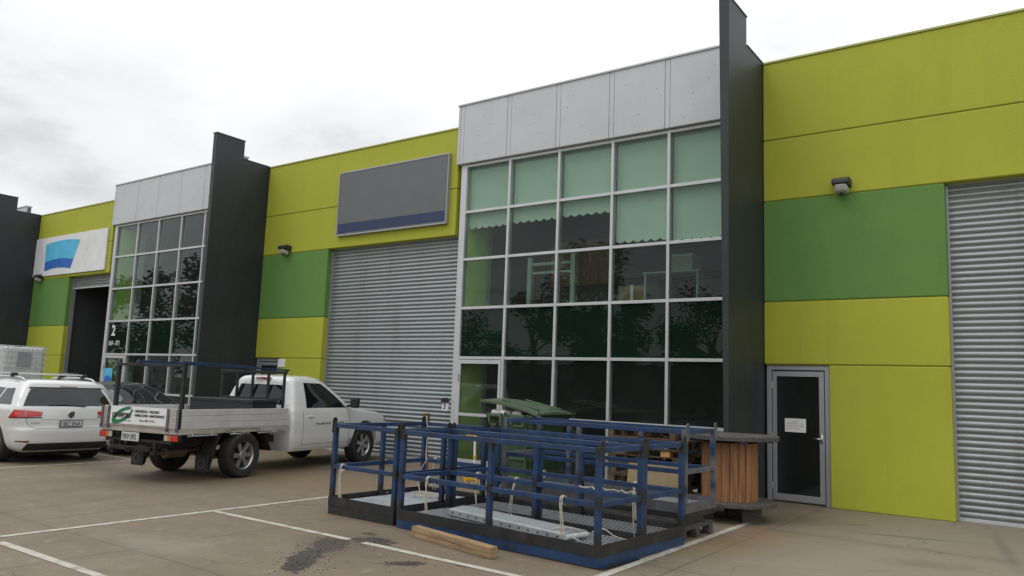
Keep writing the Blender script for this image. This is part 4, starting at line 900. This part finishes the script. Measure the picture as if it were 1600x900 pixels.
for sg in (1, -1):
    part('tail_light', REDL, [(sg*.98, .80), (sg*1.95, .795), (sg*1.62, .925), (sg*.98, .915)], off=.009)
    part('tail_light_inner', REDL, [(sg*.66, .815), (sg*.965, .80), (sg*.965, .915), (sg*.62, .885)], off=.009)
    part('light_surround', BLKPL, [(sg*.64, .785), (sg*1.97, .78), (sg*1.97, .795), (sg*.64, .80)], off=.008, mm=2)
    part('reflector', REDD, [(sg*1.0, .375), (sg*1.6, .39), (sg*1.6, .405), (sg*.98, .405)], off=.006)
    part('quarter_window', CARGL, [(.42, 1.0), (.98, .995), (.9, 1.27), (.6, 1.28)], side=sg)
    part('rear_door_window', CARGL, [(1.03, .995), (1.85, .985), (1.85, 1.30), (.96, 1.275)], side=sg)
    part('front_door_window', CARGL, [(1.92, .985), (2.95, .98), (2.5, 1.27), (1.92, 1.30)], side=sg)
    rr_ = MB(); pts = [(.55, sg*.60, 1.40), (.68, sg*.605, 1.455), (.9, sg*.61, 1.475), (1.6, sg*.62, 1.475), (2.2, sg*.6, 1.455), (2.4, sg*.59, 1.40)]; rr_.tube(pts, .017, 8); rr_.build('roof_rail', CHROME if False else ALU, T, smooth=True)
    part('side_crease', mat('crease_shadow', (.45, .46, .45), .4), [(1.3, .745), (3.0, .745), (3.0, .75), (1.3, .75)], side=sg, off=.001) if False else None
part('front_window', CARGL, [(-4.2+.0, 1.0), (-4.9, 1.0), (-4.9, 1.28), (-4.2, 1.28)], n=6) if False else None
part('lower_valance', BLKPL, [(-1.35, .235), (1.35, .235), (1.05, .36), (-1.05, .36)], off=.007, n=24)
for x in (1.02, 1.85):
    cb = MB(); cb.bar((x, -.62, 1.53), (x, .62, 1.53), .075, .025, mi=0); cb.build('crossbar', ALU, T, bevel=.008)
    f_ = MB(); 
    for sg in (1, -1): f_.box(x-.045, x+.045, sg*.61-.05, sg*.61+.05, 1.465, 1.545)
    f_.build('crossbar_foot', BLKPL, T, bevel=.015)
MB().prism([(.62, 1.445), (.76, 1.445), (.66, 1.50), (.63, 1.505)], -.012, .012).build('roof_antenna', BLKPL, T, bevel=.004)
wp = MB(); wp.tube([B.pt(-.35, .99)+Vector((-.02, 0, 0)), B.pt(.35, 1.015)+Vector((-.022, 0, 0))], [.016, .008], 6); wp.tube([B.pt(.1, 1.02)+Vector((-.02, 0, 0)), B.pt(.5, 1.0)+Vector((-.02, 0, 0))], .007, 5); wp.build('rear_wiper', BLKPL, T)
MR = Matrix.Rotation(-PI/2, 4, 'Z') @ Matrix.Rotation(PI/2, 4, 'X')     # text on a face that looks to -x
pl = MB().box(-.0, .012, -.195, .195, -.06, .06).build('number_plate', BLKPL, T, bevel=.003); pl.location = (.022, 0, .685)
MB().box(-.003, .0, -.18, .18, -.045, .048).build('plate_face', PLATE, pl)
lettering('plate_text', '1BC·3NA', .1, mat('plate_ink', (.03, .04, .08), .5), pl, Matrix.Translation((-.005, .17, -.036)) @ MR, xscale=.82, bold=.001)
lettering('badge_text', 'GOLF', .04, BLACK, T, Matrix.Translation((.05, .66, .69)) @ MR, xscale=1.5)
lettering('badge_text', 'TSI', .03, BLACK, T, Matrix.Translation((.06, -.6, .70)) @ MR, xscale=1.3)
MB().box(.05, .055, -.69, -.585, .682, .687).build('badge_line', BLACK, T)
bd = MB(); Mb = Matrix.Translation((.062, 0, .845)); bd.lathe([(.056, -.0), (.062, .006), (.056, .012), (.052, .006)], 28, Mb @ Matrix.Rotation(PI/2, 4, 'Z'), close=True)
for (a, c_) in (((-.026, .047), (-.004, .005)), ((.026, .047), (.004, .005)), ((-.047, .02), (-.024, -.042)), ((-.024, -.042), (0, -.005)), ((0, -.005), (.024, -.042)), ((.024, -.042), (.047, .02))): bd.bar((.056, a[0], .845+a[1]), (.056, c_[0], .845+c_[1]), .006, .009, up=(0, 1, 0))
bg_ = bd.build('emblem_ring', CHROME, T, smooth=2); MB().cyl((.058, 0, .845), (.075, 0, .845), .055, 28).build('emblem_base', BLUED if False else BLKPL, bg_)
part('tailgate_ledge', mat('panel_gap', (.05, .05, .05), .6), [(-.66, .752), (.66, .752), (.7, .757), (-.7, .757)], off=.002, mm=1)
part('bumper_gap', mat('panel_gap', (.05, .05, .05), .6), [(-.85, .603), (.85, .603), (.85, .608), (-.85, .608)], off=.006, mm=1, n=24)
for sg in (1, -1):
    part('tailgate_gap', mat('panel_gap', (.05, .05, .05), .6), [(sg*.965, .68), (sg*.975, .68), (sg*.985, .80), (sg*.975, .80)], off=.003, n=1)
    part('tailgate_gap', mat('panel_gap', (.05, .05, .05), .6), [(sg*.85, .605), (sg*.86, .605), (sg*.975, .68), (sg*.965, .68)], off=.004, n=1)
wheel(T, .87, .755, .315, .215, 1, 5); wheel(T, .87, -.755, .315, .215, -1, 5); wheel(T, 3.5, .755, .315, .215, 1, 5); wheel(T, 3.5, -.755, .315, .215, -1, 5)
MB().box(.3, 4.2, -.6, .6, .17, .24).cyl((.25, .45, .2), (.6, .45, .22), .035, 10).build('underbody', CHAS, T)

# ---- dark sedan, nose out
T = thing('parked_sedan', (-19.05, 9.05, 0), 0, 'dark grey sedan parked nose out between the white wagon and the left unit', 'car')
B2 = Body([(.2, .2, 4.45, .74, .12, .2, .05, .2), (.3, .05, 4.58, .84, .2, .3, .08, .3), (.5, .0, 4.62, .885, .22, .35, .1, .35), (.68, .02, 4.58, .89, .22, .36, .1, .36), (.8, .04, 4.4, .885, .2, .36, .1, .36), (.88, .1, 4.0, .875, .2, .3, .1, .34), (.95, .3, 3.55, .86, .2, .25, .1, .25),
           (1.0, .75, 3.35, .83, .18, .2, .1, .22), (1.15, 1.0, 2.95, .76, .16, .2, .08, .18), (1.3, 1.3, 2.55, .68, .16, .2, .06, .14), (1.37, 1.5, 2.3, .62, .16, .2, .06, .1), (1.40, 1.65, 2.15, .55, .2, .2, .06, .1)])
bo = B2.mesh(50, .02).build('body', CARD_, T); cut_arches(bo, ((.85, .33), (3.6, .33)), .37, .87)
for x in (.85, 3.6): MB().box(x-.38, x+.38, -.55, .55, .12, .68).build('wheel_arch_liner', BLKPL, T)
def part2(name, m_, q, side=False, off=.004, n=14, mm=8): return B2.patch(q, off, n, mm, side).build(name, m_, T, smooth=True)
part2('windscreen', CARGL, [(4.05, 1.0), (5.95, 1.0), (5.9, 1.33), (4.1, 1.33)], n=24) if False else None
for sg in (1, -1):
    part2('windscreen', CARGL, [(sg*3.75, .995), (sg*5, .995), (sg*5, 1.345), (sg*3.85, 1.335)], n=14)
    part2('front_door_window', CARGL, [(1.85, 1.0), (2.85, .995), (2.42, 1.3), (1.85, 1.325)], side=sg)
    part2('rear_door_window', CARGL, [(1.0, 1.0), (1.8, 1.0), (1.8, 1.325), (1.35, 1.3)], side=sg)
    part2('headlight', ALSHEET, [(sg*3.5, .62), (sg*4.35, .6), (sg*4.35, .72), (sg*3.5, .75)], off=.006)
part2('grille', BLKPL, [(4.4, .35), (5, .35), (5, .68), (4.4, .66)], off=.006); part2('grille', BLKPL, [(-4.4, .35), (-5, .35), (-5, .68), (-4.4, .66)], off=.006)
for s_ in (1, -1): part2('chrome_strip', CHROME, [(s_*4.0, .30), (s_*5, .29), (s_*5, .305), (s_*4.0, .315)], off=.008, mm=2)
for x in (.85, 3.6):
    for sg in (1, -1): wheel(T, x, sg*.755, .315, .21, sg, 7)

# ---- tray utility truck
UA = math.radians(101); rx, ry = math.cos(UA-PI/2), math.sin(UA-PI/2)
T = thing('tray_utility_truck', (-10.68-rx*.83, 6.66-ry*.83, 0), UA, 'white tray-back utility truck with black ladder rack and a signwritten tailgate', 'truck')
MB().box(.03, 2.36, -.80, .80, .80, .835).build('tray_floor', TRAYM, T)
tr = MB(); tr.box(0, 2.40, -.83, -.79, .725, .80).box(0, 2.40, .79, .83, .725, .80).box(-.01, .03, -.79, .79, .725, .80)
for k in range(6): tr.box(.2+k*.42, .26+k*.42, -.79, .79, .73, .795)
tr.build('tray_frame', TRAYM, T, bevel=.004)
for sg in (1, -1):
    sb = MB(); y0, y1 = sorted((sg*.83, sg*.805))
    for k in range(3): sb.box(.03, 2.36, y0, y1, .803+k*.1, .90+k*.1)
    so_ = sb.build('side_board', mat('tray_side', (.6, .6, .6), .4, .2, var=.06, dirt=((.35, .33, .3), .4), dscale=2), T, bevel=.006)
    rp = MB(); 
    for (xa, xb) in ((.14, .72), (1.0, 1.42), (1.62, 2.1)): rp.cyl((xa, sg*.85, .705), (xb, sg*.85, .705), .011, 8); rp.cyl((xa+.1, sg*.85, .705), (xa+.1, sg*.81, .76), .009, 6); rp.cyl((xb-.1, sg*.85, .705), (xb-.1, sg*.81, .76), .009, 6)
    rp.build('tie_rail', ALSHEET, T)
tg = MB()
for k in range(3): tg.box(-.025, 0, -.79, .79, .803+k*.1, .90+k*.1)
tgo = tg.build('tailgate', TRAYM, T, bevel=.006)
for y in (.8, -.8, .66, -.60): 
    MB().box(-.045, -.026, y-.02, y+.02, .76, 1.10).box(-.06, -.045, y-.012, y+.012, .78, .82).build('latch', CAGEG, tgo, bevel=.004)
sg_ = MB().box(-.036, -.028, -.60, .62, .835, 1.10).build('sign_panel', WHITE, tgo, bevel=.002)
sw = MB()
def ell(cx, cz, a, b_, rot, t0, t1, n=26, k=1): return [(cx+a*k*math.cos(u)*math.cos(rot)-b_*k*math.sin(u)*math.sin(rot), cz+a*k*math.cos(u)*math.sin(rot)+b_*k*math.sin(u)*math.cos(rot)) for u in [t0+(t1-t0)*i/n for i in range(n+1)]]
rows_o = ell(-.36, .965, .24, .1, .42, .35, 2*PI+.1); rows_i = ell(-.335, .975, .17, .045, .42, .35, 2*PI+.1)
sw.grid([[(-.0375, -p[0], p[1]) for p in rows_o], [(-.0375, -p[0], p[1]) for p in rows_i]]); 
sw.build('swoosh', GREENL, sg_)
lettering('lettering', 'CRAWFORD', .10, BLACK, sg_, Matrix.Translation((-.0385, .575, .93)) @ MR, bold=.005, xscale=.72)
lettering('lettering', 'PTY LTD', .035, mat('sign_blue_ink', (.05, .12, .3), .5), sg_, Matrix.Translation((-.0385, .30, .875)) @ MR)
for k, s_ in enumerate(('• SHEETMETAL • WELDING', '• FABRICATION • MAINTENANCE')): lettering('lettering', s_, .052, BLACK, sg_, Matrix.Translation((-.0385, .11, 1.02-k*.062)) @ MR, bold=.0016, xscale=.83 if k else .86)
lettering('lettering', 'Phone: 0401 174 521', .045, BLACK, sg_, Matrix.Translation((-.0385, -.02, .885)) @ MR, xscale=.85)
# ladder rack
rk = MB()
for sg in (1, -1): rk.bar((-.005, sg*.63 if sg > 0 else sg*.79, .80), (.02, sg*.63 if sg > 0 else sg*.79, 1.75), .055, .055)
rk = MB(); rk.bar((.04, .62, .80), (.04, .62, 1.73), .055, .055); rk.bar((.04, -.78, .80), (.04, -.78, 1.80), .055, .055)
rk.bar((.04, .65, 1.745), (.04, -.75, 1.745), .05, .045); rk.build('rear_rack', RACKB, T, bevel=.004)
hb = MB()
for y in (-.72, -.36, 0, .36, .72): hb.bar((2.33, y, .84), (2.33, y, 1.70), .04, .04)
hb.bar((2.33, -.76, 1.72), (2.33, .76, 1.72), .05, .05); hb.bar((2.33, -.72, 1.25), (2.33, .72, 1.25), .035, .035); hb.build('head_board', RACKB, T, bevel=.004)
ls = MB(); ls.bar((-.0, -.78, 1.80), (2.36, -.78, 1.76), .04, .03); ls.build('rack_side_rail', BLUEC, T, bevel=.004)
# lights, plate, tow bar, chassis
for sg in (1, -1):
    y0 = sg*.69
    hs = MB().box(-.02, .04, y0-.15, y0+.15, .62, .72).build('tail_light', BLKPL, T, bevel=.004)
    s1 = -.03
    MB().box(-.03, -.02, *sorted((y0+sg*.14, y0+sg*.01)), .63, .71).build('red_lens', REDL, hs, bevel=.003)
    MB().box(-.03, -.02, *sorted((y0+sg*.005, y0-sg*.06)), .63, .71).build('amber_lens', ORL, hs, bevel=.003)
    MB().box(-.03, -.02, *sorted((y0-sg*.065, y0-sg*.135)), .63, .71).build('clear_lens', LENS, hs, bevel=.003)
pl = MB().box(0, .008, -.185, .185, -.065, .065).build('number_plate', PLATE, T, bevel=.003); pl.location = (-.05, .13, .655)
lettering('plate_text', 'YRV·392', .115, BLACK, pl, Matrix.Translation((-.002, .168, -.04)) @ MR, xscale=.73, bold=.001)
ch = MB()
for y in (-.42, .42): ch.box(.0, 5.2, y-.04, y+.04, .50, .62)
for x in (.2, 1.0, 1.7, 2.4, 3.2): ch.box(x-.04, x+.04, -.38, .38, .52, .6)
ch.box(-.02, .05, -.7, .7, .58, .62); ch.box(.7, 1.9, .45, .7, .4, .62).build('chassis', CHAS, T, bevel=.004)
MB().box(1.0, 2.25, -.55, .55, .60, .72).box(.25, .9, -.5, .5, .55, .71).build('tray_bearer', CHAS, T)
ax = MB(); ax.cyl((1.32, -.7, .36), (1.32, .7, .36), .05, 12); ax.lathe([(.001, -.15), (.1, -.12), (.15, 0), (.1, .12), (.001, .15)], 16, Matrix.Translation((1.32, 0, .36)));
ax.build('axle', CHAS, T, smooth=2); MB().cyl((4.66, -.7, .36), (4.66, .7, .36), .05, 12).build('axle', CHAS, T, smooth=2)
lf = MB()
for y in (-.52, .52):
    for k in range(3): lf.box(.72+k*.1, 1.95-k*.1, y-.03, y+.03, .30+.03*k, .32+.03*k)
lf.build('leaf_spring', CHAS, T)
tw = MB(); tw.box(-.14, .1, .02, .1, .44, .50).box(-.1, -.02, -.35, .5, .46, .52).box(-.2, -.12, .03, .09, .48, .495).cyl((-.17, .06, .495), (-.17, .06, .56), .012, 8).lathe([(.001, -.025), (.018, -.018), (.025, 0), (.018, .018), (.001, .025)], 14, Matrix.Translation((-.17, .06, .58)))
tw.box(-.06, .0, -.42, -.38, .4, .6).box(-.06, 0, .46, .5, .4, .6).cyl((-.12, .4, .47), (-.2, .4, .47), .02, 8); tw.build('tow_bar', CHAS, T, bevel=.003)
ex = MB(); ex.tube([(.05, -.25, .42), (.5, -.28, .42), (.9, -.3, .45)], .03, 10); ex.cyl((.25, -.28, .42), (.62, -.28, .42), .085, 14); ex.build('exhaust', mat('rusty_exhaust', (.12, .09, .07), .6, .4, var=.3), T, smooth=2)
for sg in (1, -1):
    mg = MB(); y0, y1 = sorted((sg*.56, sg*.83)); rows = []
    for k in range(13):
        a = PI*(1.02-k*1.08/12); rows.append([(1.32-math.cos(PI-a)*-.0+math.cos(a)*.47, y0, .36+math.sin(a)*.40 if math.sin(a) > 0 else .36+math.sin(a)*.3), (1.32+math.cos(a)*.47, y1, .36+math.sin(a)*.40 if math.sin(a) > 0 else .36+math.sin(a)*.3)])
    rows = [[(.62, y0, .16), (.62, y1, .16)], [(.68, y0, .36), (.68, y1, .36)], [(.80, y0, .72), (.80, y1, .72)], [(1.05, y0, .785), (1.05, y1, .785)], [(1.6, y0, .785), (1.6, y1, .785)], [(1.80, y0, .72), (1.80, y1, .72)], [(2.0, y0, .4), (2.0, y1, .4)]]
    mg.grid(rows); o = mg.build('mudguard', CHAS, T); s_ = o.modifiers.new('t', 'SOLIDIFY'); s_.thickness = .02
    fp = MB().box(.60, .615, y0, y1, .14, .40).build('mud_flap', BLKPL, T, bevel=.004); rg = MB(); Mr = Matrix.Translation((.596, (y0+y1)/2, .26)) @ Matrix.Rotation(PI/2, 4, 'Z')
    rg.lathe([(.06, 0), (.07, 0), (.07, .004), (.06, .004)], 20, Mr, close=True).build('round_logo', CAGEG, fp)
# cab and bonnet
B3 = Body([(.34, 2.50, 5.55, .80, .05, .2, .0, .12), (.42, 2.48, 5.72, .84, .06, .25, .0, .16), (.6, 2.46, 5.78, .865, .06, .28, .0, .18), (.85, 2.46, 5.7, .865, .06, .28, .0, .2), (.98, 2.46, 5.5, .85, .07, .28, .0, .2), (1.06, 2.47, 4.8, .835, .07, .22, .0, .18), (1.1, 2.48, 4.45, .82, .08, .2, .0, .16),
           (1.25, 2.52, 4.2, .775, .08, .18, .01, .13), (1.5, 2.58, 3.8, .68, .09, .18, .01, .1), (1.6, 2.61, 3.62, .635, .1, .18, .02, .1), (1.65, 2.66, 3.5, .59, .14, .18, .02, .08), (1.67, 2.75, 3.4, .55, .18, .18, .02, .08)])
bo = B3.mesh(52, .02).build('body', CARW, T); cut_arches(bo, ((4.66, .40),), .44, .85)
MB().box(4.2, 5.1, -.56, .56, .3, .88).build('wheel_arch_liner', BLKPL, T)
def part3(name, m_, q, side=False, off=.004, n=14, mm=8): return B3.patch(q, off, n, mm, side).build(name, m_, T, smooth=True)
part3('rear_window', CARGL, [(-.85, 1.15), (.85, 1.15), (.85, 1.5), (-.85, 1.5)], n=20)
part3('high_brake_light', REDD, [(-.35, 1.585), (.35, 1.585), (.35, 1.62), (-.35, 1.62)], off=.02)
for s_ in (1, -1):
    part3('windscreen', CARGL, [(s_*3.9, 1.14), (s_*5, 1.14), (s_*5, 1.58), (s_*3.9, 1.57)])
    part3('side_window', CARGL, [(2.85, 1.1), (4.05, 1.1), (3.62, 1.54), (2.9, 1.55)], side=s_)
    for x in (2.74, 4.10): part3('door_gap', mat('panel_gap', (.05, .05, .05), .6), [(x, .42), (x+.008, .42), (x+.008, 1.07), (x, 1.07)], side=s_, off=.002, n=1)
    part3('sill_gap', mat('panel_gap', (.05, .05, .05), .6), [(2.74, .45), (4.1, .45), (4.1, .457), (2.74, .457)], side=s_, off=.002, mm=1)
    part3('body_moulding', mat('arch_grey', (.2, .2, .2), .5), [(4.14, .34), (4.2, .34), (4.2, .52), (4.14, .52)], side=s_, off=.01)
    MB().box(2.86, 3.02, *sorted((s_*.855, s_*.885)), .93, .96).build('door_handle', CARW, T, bevel=.008)
    mr = MB().box(4.02, 4.12, *sorted((s_*.92, s_*1.1)), 1.1, 1.3).build('mirror', BLKPL, T, bevel=.03); MB().bar((4.05, s_*.84, 1.12), (4.05, s_*.94, 1.15), .04, .04).build('mirror_arm', BLKPL, mr)
    part3('headlight', ALSHEET, [(s_*3.5, .76), (s_*4.2, .76), (s_*4.2, .9), (s_*3.5, .93)], off=.006)
lettering('door_lettering', 'Phone: 0401 174 521', .05, BLACK, T, Matrix.Translation((3.1, -.882, .80)) @ Matrix.Rotation(PI/2, 4, 'X'), xscale=1)
lettering('door_lettering', 'D-MAX', .055, BLACK, T, Matrix.Translation((3.75, -.882, .80)) @ Matrix.Rotation(PI/2, 4, 'X'), xscale=1)
for sg in (1, -1):
    wheel(T, 1.32, sg*.76, .36, .25, sg, 6, .225); wheel(T, 4.66, sg*.745, .36, .25, sg, 6, .225, rot=.3)
# load on the tray
o = MB(); o.bar((0, 0, 0), (2.6, 0, 0), .07, .045); o = o.build('steel_beam', BLUEC, bevel=.004)
fx_, fy_ = math.cos(UA), math.sin(UA); base = Vector((-10.68-rx*1.0, 6.66-ry*1.0, 1.765)); o.location = base+Vector((fx_*.0, fy_*.0, .03)); o.rotation_euler = (0, 0, UA); tag(o, 'blue steel beam lying lengthwise on the utility truck\'s ladder rack', 'beam')
T2 = thing('tool_box', (-10.68-rx*.83+fx_*1.9, 6.66-ry*.83+fy_*1.9, .84), UA, 'dark tool box standing at the front of the truck tray', 'box')
MB().box(-.3, .3, -.7, .7, 0, .34).build('case', RACKB, T2, bevel=.01); MB().box(-.31, .31, -.71, .71, .342, .4).build('lid', RACKB, T2, bevel=.01)
